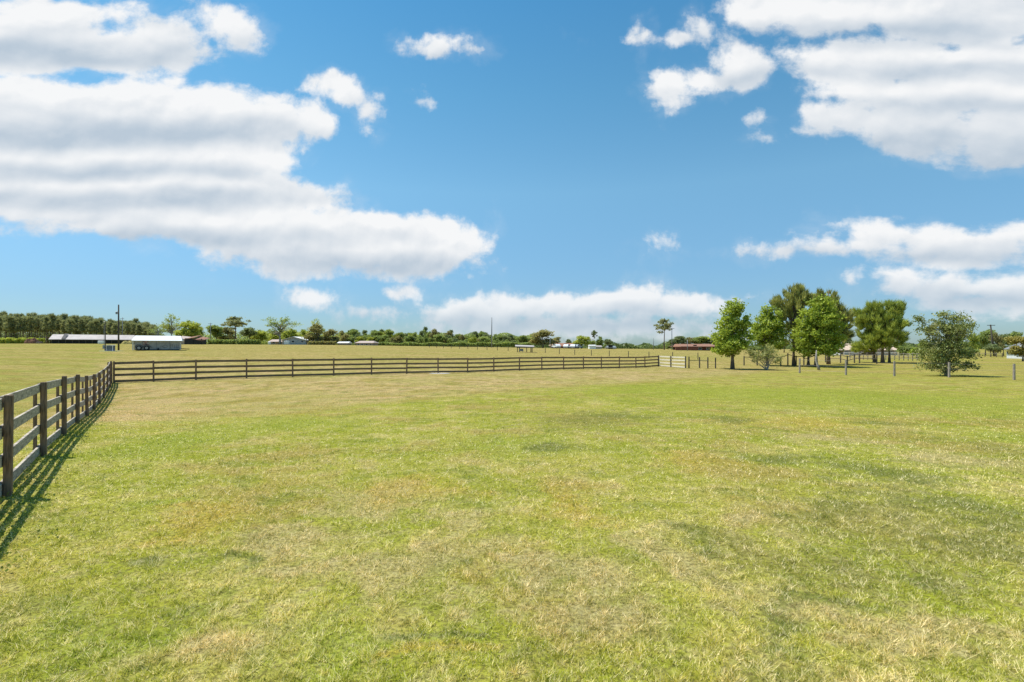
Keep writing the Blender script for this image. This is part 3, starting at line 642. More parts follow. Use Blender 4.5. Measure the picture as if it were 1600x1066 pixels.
# distant tree prototypes, 10 m tall, shared meshes
def proto(kind, m_, seed):
    global rng
    rng = np.random.default_rng(seed); mb = None; bark = 'bark'
    if kind in ('round', 'tall', 'bushy'):
        base = {'round': .22, 'tall': .3, 'bushy': .05}[kind]; rw = {'round': 4.2, 'tall': 2.4, 'bushy': 4.6}[kind]
        lb = []
        for i in range(9):
            z = 10*(base+(1-base)*rng.uniform(.22, .84)); f = math.sqrt(max(.1, 1-((z/10-.55)/.55)**2)); a = rng.uniform(0, 6.28); q = rng.uniform(.1, .62)*rw*f
            s_ = rng.uniform(.28, .48)*rw; lb.append((math.cos(a)*q, math.sin(a)*q, z, s_, s_, s_*.72))
        V_, ti, C = crown_leaves(lb, 150, 30, .85, .40, m_, shell=.5)
        tt_ = Vector((.2, 0, 8.)); mb = trunk_mb([(0, 0, -.5), (.1, 0, 2), (-.1, .1, 5), tt_], .26, .05, 7); limbs(mb, tt_, C, 16, .12, base_z=1.5); k = 4
    elif kind == 'pine':
        n = 46; z = 10*rng.uniform(.42, 1., n)**.8; z = np.clip(z, 4.2, 9.9); rr_ = 1.65*np.sqrt(np.clip(1-((z-6.9)/3.6)**2, .05, 1))*rng.uniform(.2, 1, n); a = rng.uniform(0, 6.28, n)
        C = np.stack([np.cos(a)*rr_, np.sin(a)*rr_, z], 1); D_ = np.tile([0, 0, .35], (n, 1))
        V_, ti = crown_needles(C, D_, 34, .95, .16); tt_ = Vector((.1, 0, 9.3)); mb = trunk_mb([(0, 0, -.5), (.05, 0, 3), (-.05, 0, 6), tt_], .17, .05, 6); limbs(mb, tt_, C, 12, .07, base_z=4); bark = 'pinebark'; k = 3
    elif kind == 'flat_pine':       # long bare trunk, flat layered crown
        pads = []
        for i in range(20):
            a = rng.uniform(0, 6.28); z = rng.uniform(6.8, 9.6); q = rng.uniform(.4, 3.4)*math.sqrt(max(.1, (10.3-z)/3.2)); pads.append((math.cos(a)*q, math.sin(a)*q, z, rng.uniform(.6, 1.1), rng.uniform(.6, 1.1), .32))
        pads.append((0, 0, 9.6, 1.3, 1.3, .4)); pads += [(1.5, .4, 6.0, .8, .8, .35), (-1.7, -.6, 6.7, .9, .9, .35), (.9, -1.3, 5.1, .5, .5, .25), (2.7, .8, 8.0, .9, .9, .35), (-2.8, 1., 8.3, .9, .9, .35)]
        V_, ti, C = crown_leaves(pads, 120, 26, .46, .26, m_, shell=.6); tt_ = Vector((.15, 0, 9.)); mb = trunk_mb([(0, 0, -.5), (.05, 0, 3), (-.1, 0, 6), tt_], .2, .06, 7)
        limbs(mb, tt_, C, 30, .10, base_z=5.5, sag=-.02); bark = 'pinebark'; k = 4
    elif kind == 'sparse':          # open branching crown with thin young leaves
        lb = [(math.cos(a)*q, math.sin(a)*q, z, 1.5, 1.5, 1.2) for a, q, z in zip(rng.uniform(0, 6.28, 14), rng.uniform(.8, 3.6, 14), rng.uniform(4.6, 8.8, 14))]
        V_, ti, C = crown_leaves(lb, 130, 9, .6, .24, m_, shell=.7); tt_ = Vector((.2, 0, 6.8)); mb = trunk_mb([(0, 0, -.5), (.1, 0, 1.6), (-.1, .1, 4), tt_], .32, .08, 8); limbs(mb, tt_, C, 75, .13, base_z=1.6, sag=-.05); bark = 'palebark'; k = 4
    return mb.mesh('trunk', M[bark], True), finish_crown(V_, k, ti, m_)
PR = {}
for i, (nm, kd, mm) in enumerate([('round_mid', 'round', 'mid'), ('round_mid2', 'round', 'mid'), ('round_yellow', 'round', 'yellow'), ('bushy_yellow', 'bushy', 'yellow'), ('round_olive', 'round', 'olive'), ('tall_olive', 'tall', 'olive'), ('bushy_olive', 'bushy', 'olive'),
      ('tall_mid', 'tall', 'mid'), ('bushy_mid', 'bushy', 'mid'), ('round_dark', 'round', 'dark'), ('tall_dark', 'tall', 'dark'), ('bushy_rusty', 'bushy', 'rusty'), ('bushy_bright', 'bushy', 'bright'),
      ('pine1', 'pine', 'farpine'), ('pine2', 'pine', 'farpine'), ('pine3', 'pine', 'farpine'), ('pine4', 'pine', 'farpine'),
      ('flat_pine', 'flat_pine', 'farpine'), ('flat_pine2', 'flat_pine', 'dark'), ('sparse_mid', 'sparse', 'mid'), ('sparse_yellow', 'sparse', 'yellow')]):
    PR[nm] = proto(kd, LM[mm], 100+i)
pr = random.Random(5)
def tree(kind, px, Y, top_py, half_w_px, label, name='tree', group=None, cat='tree'):
    tm, cm = PR[kind]; p = at(px, Y); hh = zat(top_py, Y)-p.z
    W0 = {'round': 4.4, 'tall_': 2.6, 'bushy': 4.8, 'pine1': 1.9, 'pine2': 1.9, 'pine3': 1.9, 'pine4': 1.9, 'flat_': 3.8, 'spars': 4.2}[kind[:5]]
    r = empty(name, p, pr.uniform(0, 6.28), label=label, cat=cat, group=group); s = hh/10; sx = half_w_px*Y/F/W0
    r.scale = (sx, sx, s)
    link('trunk', tm, r); link('crown', cm, r); return r
# pine wood at the far left
k_ = 0
for row, Y in enumerate((196, 204, 213, 224, 238)):
    px = -30+row*3.
    while px < 240:
        edge = 494 if px < 90 else 494+(px-90)*.078
        if px > 222: edge += 3
        top = edge+pr.gauss(1.2, 2.4)+(5-row)*.4
        tree('pine%d' % (1+(k_*7+row) % 4), px, Y+pr.uniform(-3, 3), top, pr.uniform(5.5, 8.), 'tall slender pine with bare lower trunk in the dense dark pine wood at far left', 'pine_tree', 'pines of the wood at far left', 'pine')
        px += pr.uniform(6.5, 10.5); k_ += 1
# single distant trees, left to right
T_ = tree
T_('sparse_yellow', 268, 168, 489, 17, 'light open tree with upright bare branches behind the trailer roof')
T_('sparse_mid', 247, 176, 508, 14, 'small thin grey branched tree left of the yellow green trees by the trailer')
T_('bushy_yellow', 297, 165, 497, 22, 'yellow green bushy tree above the collapsed brown shed', cat='tree')
T_('tall_mid', 311, 168, 507, 8, 'narrow leafy tree at the right of the yellow green bushy tree')
T_('round_mid', 338, 190, 509, 16, 'low dark green tree left of the flat topped pine')
T_('bushy_olive', 355, 195, 511, 16, 'brownish olive tree under the left side of the flat topped pine')
T_('flat_pine', 368, 185, 495.5, 24, 'flat topped pine with a thick trunk standing above the clipped hedge', 'pine_tree', cat='pine')
T_('round_dark', 390, 195, 512, 16, 'dark tree just right of the flat topped pine')
T_('bushy_yellow', 407, 200, 513, 17, 'yellow green tree left of the open grey green tree')
T_('sparse_mid', 437, 185, 494, 25, 'wide open crowned grey green tree in front of the white gabled house')
T_('bushy_yellow', 428, 206, 515, 17, 'low yellow green tree behind the trunk of the open grey green tree')
T_('bushy_yellow', 453, 210, 511, 19, 'yellow green tree above the left roof of the white gabled house')
T_('bushy_yellow', 474, 212, 512, 17, 'yellow green tree above the right wall of the white gabled house')
T_('sparse_yellow', 497, 196, 496, 13, 'tall light green tree rising behind the brown olive tree')
T_('bushy_olive', 497, 190, 506, 20, 'big brown olive tree right of the white gabled house')
T_('bushy_olive', 517, 196, 514, 16, 'lower brown olive tree beside the big brown olive tree')
seg = [(524, 600, 'in the far tree line above the pinkish house'), (600, 690, 'in the far tree line right of the pinkish house'), (690, 768, 'in the far tree line left of the tall grey pole'), (768, 828, 'in the far tree line above the shelter')]
kinds = [('round_mid', 'mid green round tree'), ('bushy_olive', 'olive bushy tree'), ('round_dark', 'dark green tree'), ('bushy_yellow', 'yellow green tree'), ('tall_mid', 'narrow mid green tree'), ('tall_dark', 'narrow dark tree'), ('bushy_mid', 'low bushy green tree')]
prof = [(524,515),(545,515),(560,513),(580,516),(597,514),(615,517),(635,519),(652,515),(664,510),(680,514),(700,517),(720,522),(740,517),(760,519),(780,520),(800,522),(812,524),(830,528)]
px = 526.
while px < 830:
    for row in range(2):
        q = px+row*5+pr.uniform(-2, 2); e = np.interp(q, [p_[0] for p_ in prof], [p_[1] for p_ in prof])
        kd, kl = kinds[pr.choice([0, 1, 2, 3, 4, 5, 6, 0, 6])] if row else kinds[pr.choice([0, 3, 1, 6, 6, 2])]
        top = e+pr.uniform(-1, 3.5) if row else e+pr.uniform(6, 11)
        ph = [s_[2] for s_ in seg if s_[0] <= max(524, min(827, q)) < s_[1]][0]
        T_(kd, q, (232 if row else 212)+pr.uniform(-5, 5), top, pr.uniform(7, 11) if kd[:4] != 'tall' else pr.uniform(4.5, 6), kl+' '+ph+(' (rear)' if row else ''), group='%s %s %s' % (kl, ph, 'rear' if row else 'front'))
    px += pr.uniform(6.5, 8.5)
for q, tp in ((664, 509), (704, 514), (596, 513), (759, 518)):
    T_('tall_dark', q, 236, tp, 4.5, 'thin dark treetop standing out of the far tree line ' + {664: 'above its middle', 704: 'right of the highest group', 596: 'over the pinkish house', 759: 'beside the tall grey pole'}[q])
T_('bushy_olive', 848, 196, 515, 25, 'large rounded olive tree right of the open field shelter')
T_('round_olive', 869, 204, 526, 12, 'small olive tree between the large olive tree and the brown roof')
T_('round_dark', 888, 218, 530, 6, 'small dark tree behind the brown roof')
T_('bushy_yellow', 909, 192, 522, 16, 'bright yellow green round tree right of the brown roofed house')
T_('flat_pine2', 928, 200, 516, 6, 'thin ragged pine with tufted top behind the white shed', 'pine_tree', cat='pine')
T_('bushy_mid', 937, 200, 523, 9, 'bushy green tree right of the thin ragged pine')
T_('round_dark', 949, 196, 530, 10, 'small dark rounded tree over the grey camper')
T_('bushy_mid', 921, 204, 526, 12, 'mid green tree just behind the white shed')
T_('flat_pine', 1038, 176, 499, 18, 'lone tall pine with bare trunk and flat crown beside the utility pole', 'pine_tree', cat='pine')
for q, tp, hw, kd, lb in ((1052,530,14,'round_dark','low dark oak left of the red brown house'), (1066,525,16,'round_dark','dark oak behind the left end of the red brown house'), (1079,527,15,'bushy_olive','olive oak behind the middle of the red brown house'),
                          (1092,526,17,'round_mid','green oak behind the right part of the red brown house'), (1108,528,15,'round_dark','dark oak right of the red brown house'), (1124,530,14,'bushy_mid','low green tree behind the first leafy tree'), (1044,536,8,'bushy_mid','small bush at the foot of the lone tall pine')):
    T_(kd, q, 190, tp, hw, lb)
for q, tp, hw, kd, lb, Y in ((1180,540,14,'bushy_mid','low green tree far behind the pale shrub',170), (1225,528,14,'round_olive','olive tree seen under the tall pine',150), (1250,534,12,'bushy_olive','low olive tree far behind the tall pine trunk',150), (1322,527,10,'round_dark','dark tree over the left end of the tan roof',150), (1345,535,9,'flat_pine2','small dark tree over the tan roof',160),
                          (1412,530,14,'bushy_mid','mid green tree between the bushy pine and the spreading bush',100), (1432,534,15,'bushy_bright','bright green low tree left of the spreading bush',98), (1444,528,13,'bushy_mid','green tree behind the left side of the spreading bush',105),
                          (1500,523,17,'bushy_mid','green tree behind the right side of the spreading bush',125), (1523,517,15,'bushy_yellow','yellow green tree right of the spreading bush',125), (1540,516,13,'round_mid','green tree below the leaning utility pole',130), (1556,520,12,'bushy_olive','olive tree right of the leaning utility pole',125), (1568,522,12,'round_dark','dark tree behind the roof edge of the white house',128),
                          (1515,540,14,'bushy_mid','low green bush in front of the yellow green tree at right',115), (1548,538,14,'bushy_dark' if 'bushy_dark' in PR else 'round_dark','low dark bush left of the white house',118), (1585,519,12,'round_mid','tree rising behind the white house roof',140)):
    T_(kd, q, Y, tp, hw, lb)
T_('bushy_rusty', 1598, 88, 520, 21, 'orange green bushy tree in front of the white house')
# hedges
def hedge(px0, px1, Y, top_py, label, m_, n=2200, dep=2.):
    a, b_ = at(px0, Y), at(px1, Y); c = (a+b_)/2; L_ = (b_-a).length; hh = zat(top_py, Y)-c.z
    q = rng.uniform(-.5, .5, n); zq = rng.uniform(0, 1, n)**.7; yq = rng.uniform(-.5, .5, n)
    C = np.stack([q*L_, yq*dep, zq*hh*(.85+.15*np.sin(q*40))], 1)
    me_ = np_mesh('hedge', quads(C, rng.uniform(.25, .5, n), 1.3, .4), 4, n, np.clip(.5+.3*np.sin(q*60)+rng.normal(0, .2, n), 0, 1), [m_])
    o = link('hedge', me_, loc=c, label=label, cat='hedge'); o.rotation_euler.z = math.atan2(b_.y-a.y, b_.x-a.x); return o
hedge(325, 367, 178, 530.5, 'clipped green hedge left of the flat topped pine trunk', LM['mid'])
hedge(371, 405, 178, 530.5, 'clipped green hedge right of the flat topped pine trunk', LM['mid'])
hedge(-40, 66, 172, 527.8, 'long bright green hedge at the far left below the pine wood', LM['yellow'], 6000)
hedge(190, 206, 168, 528, 'low green scrub between the long barn and the trailer', LM['yellow'], 900)
hedge(585, 830, 205, 534.5, 'long low band of shrubs along the foot of the far tree line', LM['mid'], 11000)
hedge(-50, 242, 210, 517, 'dark brush between the trunks in the middle of the pine wood', LM['dark'], 12000, 6)
hedge(-60, 243, 248, 505, 'dark undergrowth between the trunks at the back of the pine wood', LM['farpine'], 18000, 6)
hedge(300, 420, 215, 519, 'dense mixed green thicket behind the flat topped pine', LM['mid'], 5000, 8)
hedge(385, 530, 226, 519, 'yellow green thicket behind the white gabled house', LM['yellow'], 7000, 8)
hedge(520, 835, 250, 520, 'dense green thicket at the back of the far tree line', LM['mid'], 24000, 8)
hedge(482, 524, 184, 533, 'low brown olive shrubs right of the white gabled house', LM['olive'], 1800)
# far-off wood closing the horizon
n = 60000; q = rng.uniform(-1.5, 1.5, n); Yq = rng.uniform(560, 640, n); hh = 5.4+1.6*np.sin(q*37)*np.sin(q*91+2)+1.4*np.sin(q*173)
Xq = q*Yq; C = np.stack([Xq, Yq, H(Xq, Yq)+rng.uniform(0, 1, n)**.75*hh], 1)
me = np_mesh('distant_forest', quads(C, rng.uniform(1.2, 2.6, n), 1.3, .3), 4, n, np.clip(.5+.35*np.sin(q*67)*np.sin(q*23)+rng.normal(0, .18, n), 0, 1), [leaf_mat('distant_leaves', (.085, .12, .05), (.22, .28, .095), .3)])
link('distant_forest', me, label='low far off green forest along the horizon', cat='forest', kind='stuff')

# ------------------------------------------------------------------ poles
def pole(px, Y, top_py, r0, m_, label, arms=(), can=None, tilt=0, name='utility_pole'):
    p = at(px, Y); hh = zat(top_py, Y)-p.z; r = empty(name, p, label=label, cat='pole')
    MB().tube([(0, 0, -.3), (tilt*.5, 0, hh*.5), (tilt, 0, hh)], [r0, r0*.88, r0*.72], 10).build('shaft', m_, r, smooth=True)
    for z, L_ in arms: MB().beam((tilt*z-L_/2, -.15, z*hh), (tilt*z+L_/2, -.15, z*hh), .1, .13).build('crossarm', m_, r)
    if can:
        dx, z, rad, ht = can
        MB().tube([(dx, 0, z-ht/2), (dx, 0, z-ht/2+.05), (dx, 0, z+ht/2-.05), (dx, 0, z+ht/2)], [rad*.8, rad, rad, rad*.6], 12).beam((dx, 0, z), (0, 0, z), .06, .08).build('transformer', M['metal'], r)
    return r
p0 = at(185, 80)
pole(185.3, 80, 476.2, .125, M['pole'], 'tall dark utility pole with a small transformer left of the white roofed trailer', can=(-.32, zat(489, 80)-p0.z, .14, .42))
r = pole(164.5, 77, 502, .07, M['pole'], 'short thin service pole with meter boxes left of the tall utility pole')
pb = at(164.5, 77)
MB().box((-.12, -.13, .62), (.28, .16, .55)).build('meter_box', M['metal'], r, bevel=.02)
MB().box((.1, -.12, .35), (.18, .14, .5)).build('meter_box', M['cabinet'], r, bevel=.02)
MB().tube([(-.1, -.1, .9), (-.09, -.1, zat(508, 77)-pb.z)], [.03, .03], 6).tube([(0, -.05, zat(503, 77)-pb.z), (-.12, -.2, zat(503.5, 77)-pb.z)], [.05, .02], 6).build('conduit', M['metal'], r)
bx = at(173.3, 77.2); r = empty('utility_cabinet', bx, .08, label='dark square utility cabinet with white top beside the thin service pole', cat='cabinet')
MB().box((0, 0, .42), (.78, .7, .84)).build('body', M['cabinet'], r, bevel=.02)
MB().box((0, 0, .90), (.92, .8, .09)).build('lid', M['white'], r, bevel=.02)
MB().box((-.43, -.3, .42), (.07, .1, .84)).box((.43, -.3, .42), (.07, .1, .84)).build('frame', M['stone'], r)
for z in (.25, .45, .65): MB().box((0, -.355, z), (.6, .012, .05)).build('vent', M['metal'], r)
MB().box((-.4, 0, .05), (2.6, 1.6, .12)).build('concrete_pad', M['stone'], bevel=.02, loc=bx+Vector((.5, 0, -.07)), label='thin pale concrete slab under the dark utility cabinet', cat='slab')
pole(768.3, 178, 496.3, .2, M['greypole'], 'very tall plain grey pole rising over the far tree line', name='mast')
pole(1049.8, 172, 512, .13, M['greypole'], 'thin grey utility pole just right of the lone tall pine', arms=((.96, 1.6),))
pole(1021, 174, 528, .12, M['greypole'], 'short thin pole left of the lone tall pine')
pole(329, 186, 504.5, .13, M['greypole'], 'thin distant pole rising left of the flat topped pine', arms=((.95, 1.5),))
pole(191.5, 190, 496, .13, M['greypole'], 'faint distant pole in front of the pine wood beside the tall utility pole', arms=((.95, 1.4),))
pole(859.5, 185, 528, .11, M['greypole'], 'thin pale pole in front of the large rounded olive tree')
pole(1074, 150, 531, .09, M['greypole'], 'thin pale pole in front of the red brown house')
pole(1553.5, 122, 507.5, .2, M['pole'], 'leaning dark utility pole with crossarm above the trees at far right', arms=((.98, 1.9),), tilt=-.9)

# ------------------------------------------------------------------ buildings
def gable(name, px0, px1, Y, eave_py, ridge_py, base_py, depth, wall_m, roof_m, label, wins=(), doors=(), hip=0., over=.4, rz=0, cat='house', extra=None, gable_front=False, chim=None, wall_bottom=None):
    a, b_ = gx(px0, Y), gx(px1, Y); W = b_-a; cx = (a+b_)/2; cy = Y+depth/2; z0 = min(h1(a, Y), h1(b_, Y), h1(cx, cy))-.1
    r = empty(name, (cx, cy, z0), rz, label=label, cat=cat); he = zat(eave_py, Y)-z0; hr = zat(ridge_py, Y+(0 if gable_front else depth/2))-z0
    if gable_front:
        MB().prism([(-W/2, 0), (W/2, 0), (W/2, he), (0, hr), (-W/2, he)], -depth/2, depth/2).build('wall', wall_m, r)
        d = Vector((W/2, 0, he-hr)).normalized(); t_ = .12; mb = MB()
        for s in (-1, 1):
            e = Vector((s*(W/2+over), he-(over)*(hr-he)/(W/2))); tp = Vector((0, hr))
            mb.prism([(e[0], e[1]+.004), (tp[0], tp[1]+.004), (tp[0], tp[1]+t_), (e[0], e[1]+t_)], -depth/2-over, depth/2+over)
        mb.build('roof', roof_m, r)
    else:
        MB().box((0, 0, he/2), (W, depth, he)).build('wall', wall_m, r)
        x0, x1, y0, y1 = -W/2-over, W/2+over, -depth/2-over, depth/2+over; hp = hip*W/2
        vs = [(x0, y0, he), (x1, y0, he), (x1, y1, he), (x0, y1, he), (x0+hp+(.0), 0, hr), (x1-hp, 0, hr)]
        lo = [(v_[0], v_[1], v_[2]-.14) for v_ in vs[:4]]
        MB().add(vs+lo, [(0, 1, 5, 4), (2, 3, 4, 5), (1, 2, 5), (3, 0, 4), (6, 7, 1, 0), (7, 8, 2, 1), (8, 9, 3, 2), (9, 6, 0, 3), (9, 8, 7, 6)]).build('roof', roof_m, r)
    for (wp, wy0, wy1, ww) in wins:
        x = gx(wp, Y)-cx; za, zb_ = zat(wy1, Y)-z0, zat(wy0, Y)-z0; wm_ = ww*Y/F
        f = MB().box((x, -depth/2-.03, (za+zb_)/2), (wm_+.16, .05, zb_-za+.16)).build('window', M['white'], r)
        MB().box((x, -depth/2-.065, (za+zb_)/2), (wm_, .02, zb_-za)).build('pane', M['glass'], f)
    for (wp, ww, hh_) in doors:
        x = gx(wp, Y)-cx; MB().box((x, -depth/2-.03, hh_/2), (ww, .05, hh_)).build('door', M['dark'], r)
    if chim: MB().box((chim*W, .6, hr), (.7, .7, 1.4)).build('chimney', M['red_wall'], r)
    return r, cx, cy, z0, W, he, hr
# long low barn
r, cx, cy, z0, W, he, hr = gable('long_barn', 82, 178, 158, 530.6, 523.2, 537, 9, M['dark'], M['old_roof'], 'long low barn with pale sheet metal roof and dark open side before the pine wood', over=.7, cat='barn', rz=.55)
for k in range(13): MB().box((-W/2+W*k/12, -4.9, he/2-.1), (.16, .16, he-.2)).build('post', M['darkpost'], r)
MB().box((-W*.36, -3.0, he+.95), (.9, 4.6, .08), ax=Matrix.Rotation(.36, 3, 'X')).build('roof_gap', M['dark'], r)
MB().box((-W/2-1.6, 2, he+.6), (2.4, 6, .15), rz=.1).build('lean_to_roof', M['brown_roof'], r)
MB().box((0, 0, .45), (1.6, .9, .9)).build('white_tank', M['white'], bevel=.15, loc=at(158.5, 150), label='small white tank in front of the long low barn', cat='tank')
def heap(px, Y, wpx, hpx, m_, name, label, cat):
    rs = np.random.default_rng(int(px)); wd_ = wpx*Y/F; ht = hpx*Y/F; p = at(px, Y); n = 26; vs = []; fs = []
    for i in range(n+1):
        for j in range(n+1):
            u, v_ = i/n*2-1, j/n*2-1; d = max(0, 1-(abs(u)**2.6+abs(v_)**2.6)); z = ht*d**.5*(.8+.2*math.sin(5*u+px)*math.cos(4*v_))+rs.normal(0, .05)*ht*(d > 0)
            vs.append((u*wd_/2, v_*wd_*.35, z-.05))
    for i in range(n):
        for j in range(n): a = i*(n+1)+j; fs.append((a, a+n+1, a+n+2, a+1))
    return MB().add(vs, fs).build(name, m_, loc=p, smooth=False, label=label, cat=cat)
heap(50, 160, 20, 9.5, M['rust'], 'hay_heap', 'reddish brown heap of old hay at the far left before the pine wood', 'heap')
heap(61, 160, 12, 4, M['darkpost'], 'hay_heap', 'low dark brown heap beside the reddish brown heap', 'heap')
heap(200, 150, 18, 6, M['straw'], 'straw_heap', 'low yellow straw heap just left of the trailer', 'heap')
# collapsed brown shed right of the trailer
p = at(300, 150); r = empty('collapsed_shed', p, label='collapsed low brown shed with sagging roof right of the trailer', cat='shed')
for i, (x, wd_, zt, sl_) in enumerate(((-2.4, 3.2, 1.9, .12), (.4, 3.0, 2.1, -.18), (2.7, 2.6, 1.7, .22))):
    MB().box((x, 0, zt), (wd_, 4, .12), ax=Matrix.Rotation(sl_, 3, 'Y')@Matrix.Rotation(.2, 3, 'X')).build('roof_sheet', M['pink_wall'] if i == 0 else M['brown_roof'], r)
    MB().box((x, -.6, zt*.42), (wd_*.85, 2.6, zt*.84)).build('wall', M['dark'] if i else M['tan_wall'], r)
for x in (-3.6, -1, 1.8, 3.8): MB().box((x, -1.6, .8), (.16, .16, 1.7), ax=Matrix.Rotation(.1*math.sin(x*3), 3, 'Y')).build('post', M['darkpost'], r)
# the roofed trailer
YT = 80; k = YT/F; p = at(246, YT); r = empty('enclosed_trailer', p, .5, label='long grey trailer with white roof, two wheels and faded spray paint in the left field', cat='trailer')
BW = 68*k*.87; RZ = zat(532, YT)-p.z; RT = zat(524.6, YT)-p.z
MB().box((0, 1.3, .12+(RZ-.12)/2), (BW, 2.6, RZ-.12)).build('body', M['trailer'], r)
hw = BW/2+.3
MB().add([(-hw, -.28, RZ-.02), (hw, -.28, RZ-.02), (hw-.28, 1.3, RT), (-hw+.28, 1.3, RT), (-hw, 2.9, RZ-.02), (hw, 2.9, RZ-.02), (-hw, -.28, RZ-.1), (hw, -.28, RZ-.1), (-hw, 2.9, RZ-.1), (hw, 2.9, RZ-.1)],
         [(0, 1, 2, 3), (3, 2, 5, 4), (1, 5, 2), (4, 0, 3), (6, 7, 1, 0), (8, 9, 7, 6), (9, 8, 4, 5), (7, 9, 5, 1), (8, 6, 0, 4)]).build('roof', M['white_roof'], r)
MB().box((-BW/2-.16, .1, RZ*.48), (.16, .16, RZ*.93)).build('corner_post', M['stone'], r); MB().box((BW/2+.05, .1, RZ*.4), (.09, .16, RZ*.75)).build('corner_post', M['stone'], r)
MB().box((-.15, -.008, RZ*.53), (.035, .014, RZ*.8)).box((-1.9, -.008, RZ*.53), (.03, .014, RZ*.8)).box((1.6, -.008, RZ*.53), (.03, .014, RZ*.8)).build('panel_seam', M['cabinet'], r)
for wx in (-2.35, -1.38):
    wh = empty('wheel', (0, 0, 0)); col.objects.unlink(wh); bpy.data.objects.remove(wh)
    wm_ = MB().tube([(wx, -.14, .37), (wx, .1, .37)], [.37, .37], 20).build('wheel', M['tyre'], r, bevel=.03)
    MB().tube([(wx, -.17, .37), (wx, -.145, .37)], [.2, .22], 16).build('rim', M['rim'], wm_)
    arc = [(wx+.47*math.cos(a), -.12, .42+.45*math.sin(a)) for a in np.linspace(0, math.pi, 12)]
    MB().tube(arc, [.03]*12, 6).build('mudguard', M['tyre'], r)
MB().box((0, -.02, .08), (BW-.1, .06, .1)).build('skirt_shadow', M['tyre'], r)  # black strip stands for the shadow along the trailer skirt
MB().box((.1, -.1, .2), (.16, .12, .38)).build('jack', M['tyre'], r)
MB().beam((BW/2, 1.3, .25), (BW/2+1.2, 1.3, .18), .12, .12).build('drawbar', M['rust'], r)
def scrawl(lines, m_, wd_=.05):
    mb = MB()
    for L_ in lines: mb.tube([(x, -.012, z) for x, z in L_], [wd_]*len(L_), 4, cap=False)
    o = mb.build('painted_scrawl', m_, r); o.scale = (1, .15, 1); return o
scrawl([[(-1.85, 1.45), (-1.5, 1.1), (-1.2, .78)], [(-1.25, 1.45), (-1.55, 1.05), (-1.9, .8)], [(-1.95, 1.3), (-1.6, 1.38), (-1.1, 1.28)], [(-1.9, 1.0), (-1.5, .88), (-.95, .98)], [(-1.6, 1.42), (-1.45, .9)]], M['red'], .055)
scrawl([[(1.0+.3*math.cos(a), .62+.22*math.sin(a)) for a in np.linspace(0, 6.28, 12)], [(1.7, .3), (1.72, .98)], [(1.95, .95), (2.0, .5), (2.2, .4), (2.3, .9)], [(2.5, .95), (2.55, .35)], [(2.75, .9), (2.7, .4), (2.85, .35)], [(.35, .4), (.5, .75), (.7, .5)]], M['blackp'], .03)
scrawl([[(2.42, .35), (2.5, .62), (2.62, .4), (2.72, .6), (2.85, .35)], [(2.2, .3), (2.35, .55)]], M['blue'], .045)
scrawl([[(-1.0, .35), (-.85, .7), (-.7, .4)], [(-3.0, .9), (-2.9, 1.2), (-2.7, 1.1)]], M['blackp'], .03)
# houses
gable('house', 441, 478, 188, 531.5, 526.6, 540, 8, M['grey_wall'], M['white_roof'], 'pale grey gabled house with white roof edge behind the open grey green tree', wins=((458, 532.3, 535, 4), (472.5, 532.3, 535, 3)), gable_front=True, over=.8)
gable('garage', 421, 441, 190, 534, 530.5, 540, 6, M['tan_wall'], M['pink_wall'], 'low brownish outbuilding attached left of the pale gabled house', wins=((428, 534.5, 537, 3),), cat='outbuilding')
MB().box((0, 0, .7), (1.6, 1.2, 1.4)).build('water_tank', M['white'], bevel=.25, loc=at(448.5, 182), label='rounded white tank in front of the pale gabled house', cat='tank')
MB().box((0, 0, .5), (.9, .8, 1.1)).build('water_tank', M['white'], bevel=.2, loc=at(421, 182), label='small white tank left of the brownish outbuilding', cat='tank')
gable('shed', 528.5, 543, 190, 536, 534, 541, 4, M['tan_wall'], M['white_roof'], 'little shed with white roof between the brown olive trees and the pinkish house', over=.4, cat='shed')
gable('house', 556, 582, 193, 536, 532.8, 541, 8, M['pink_wall'], M['pink_wall'], 'low pinkish house in front of the far tree line', wins=((560, 537, 539.5, 2.5), (566, 537, 539.5, 2.5), (573, 537, 539.5, 2.5), (579, 537, 539.5, 2)), hip=.3, over=.5)
gable('house', 867, 901, 196, 541, 536.2, 546, 10, M['red_wall'], M['brown_roof'], 'low house with brown shingle roof and parked cars in front', wins=((875, 541.6, 543.5, 3), (893, 541.6, 543.5, 3)), doors=((884, 1, 1.9),), hip=.25, over=.6)
gable('house', 861, 872, 200, 540, 537.2, 546, 6, M['pink_wall'], M['tan_roof'], 'small tan roofed wing at the left of the brown roofed house', hip=.2, over=.4)
gable('shed', 921, 931, 180, 540, 539, 547, 3, M['white'], M['white'], 'plain white boxy shed under the thin ragged pine', over=.1, cat='shed')
gable('shed', 931.5, 940, 184, 541.8, 540, 547, 5, M['grey_wall'], M['old_roof'], 'low grey shed right of the plain white boxy shed', over=.3, cat='shed')
gable('barn', 951, 962, 184, 543, 540.6, 547, 6, M['grey_wall'], M['metal'], 'small grey blue barn under the small dark rounded tree', doors=((954, 1.6, 1.6),), over=.3, cat='barn')
gable('house', 1068, 1116, 165, 541.5, 537.6, 549, 11, M['red_wall'], M['brown_roof'], 'long low red brown ranch house with wide eaves left of the first leafy tree', wins=((1078, 543, 546, 4), (1094, 543, 546, 5), (1106, 543, 546, 4)), doors=((1086, 1.1, 2.),), hip=.12, over=1.3)
MB().box((0, 0, .45), (7, .3, 1.1)).build('brick_planter', M['red_wall'], loc=at(1073, 160), label='low red brick wall before the left end of the red brown ranch house', cat='wall')
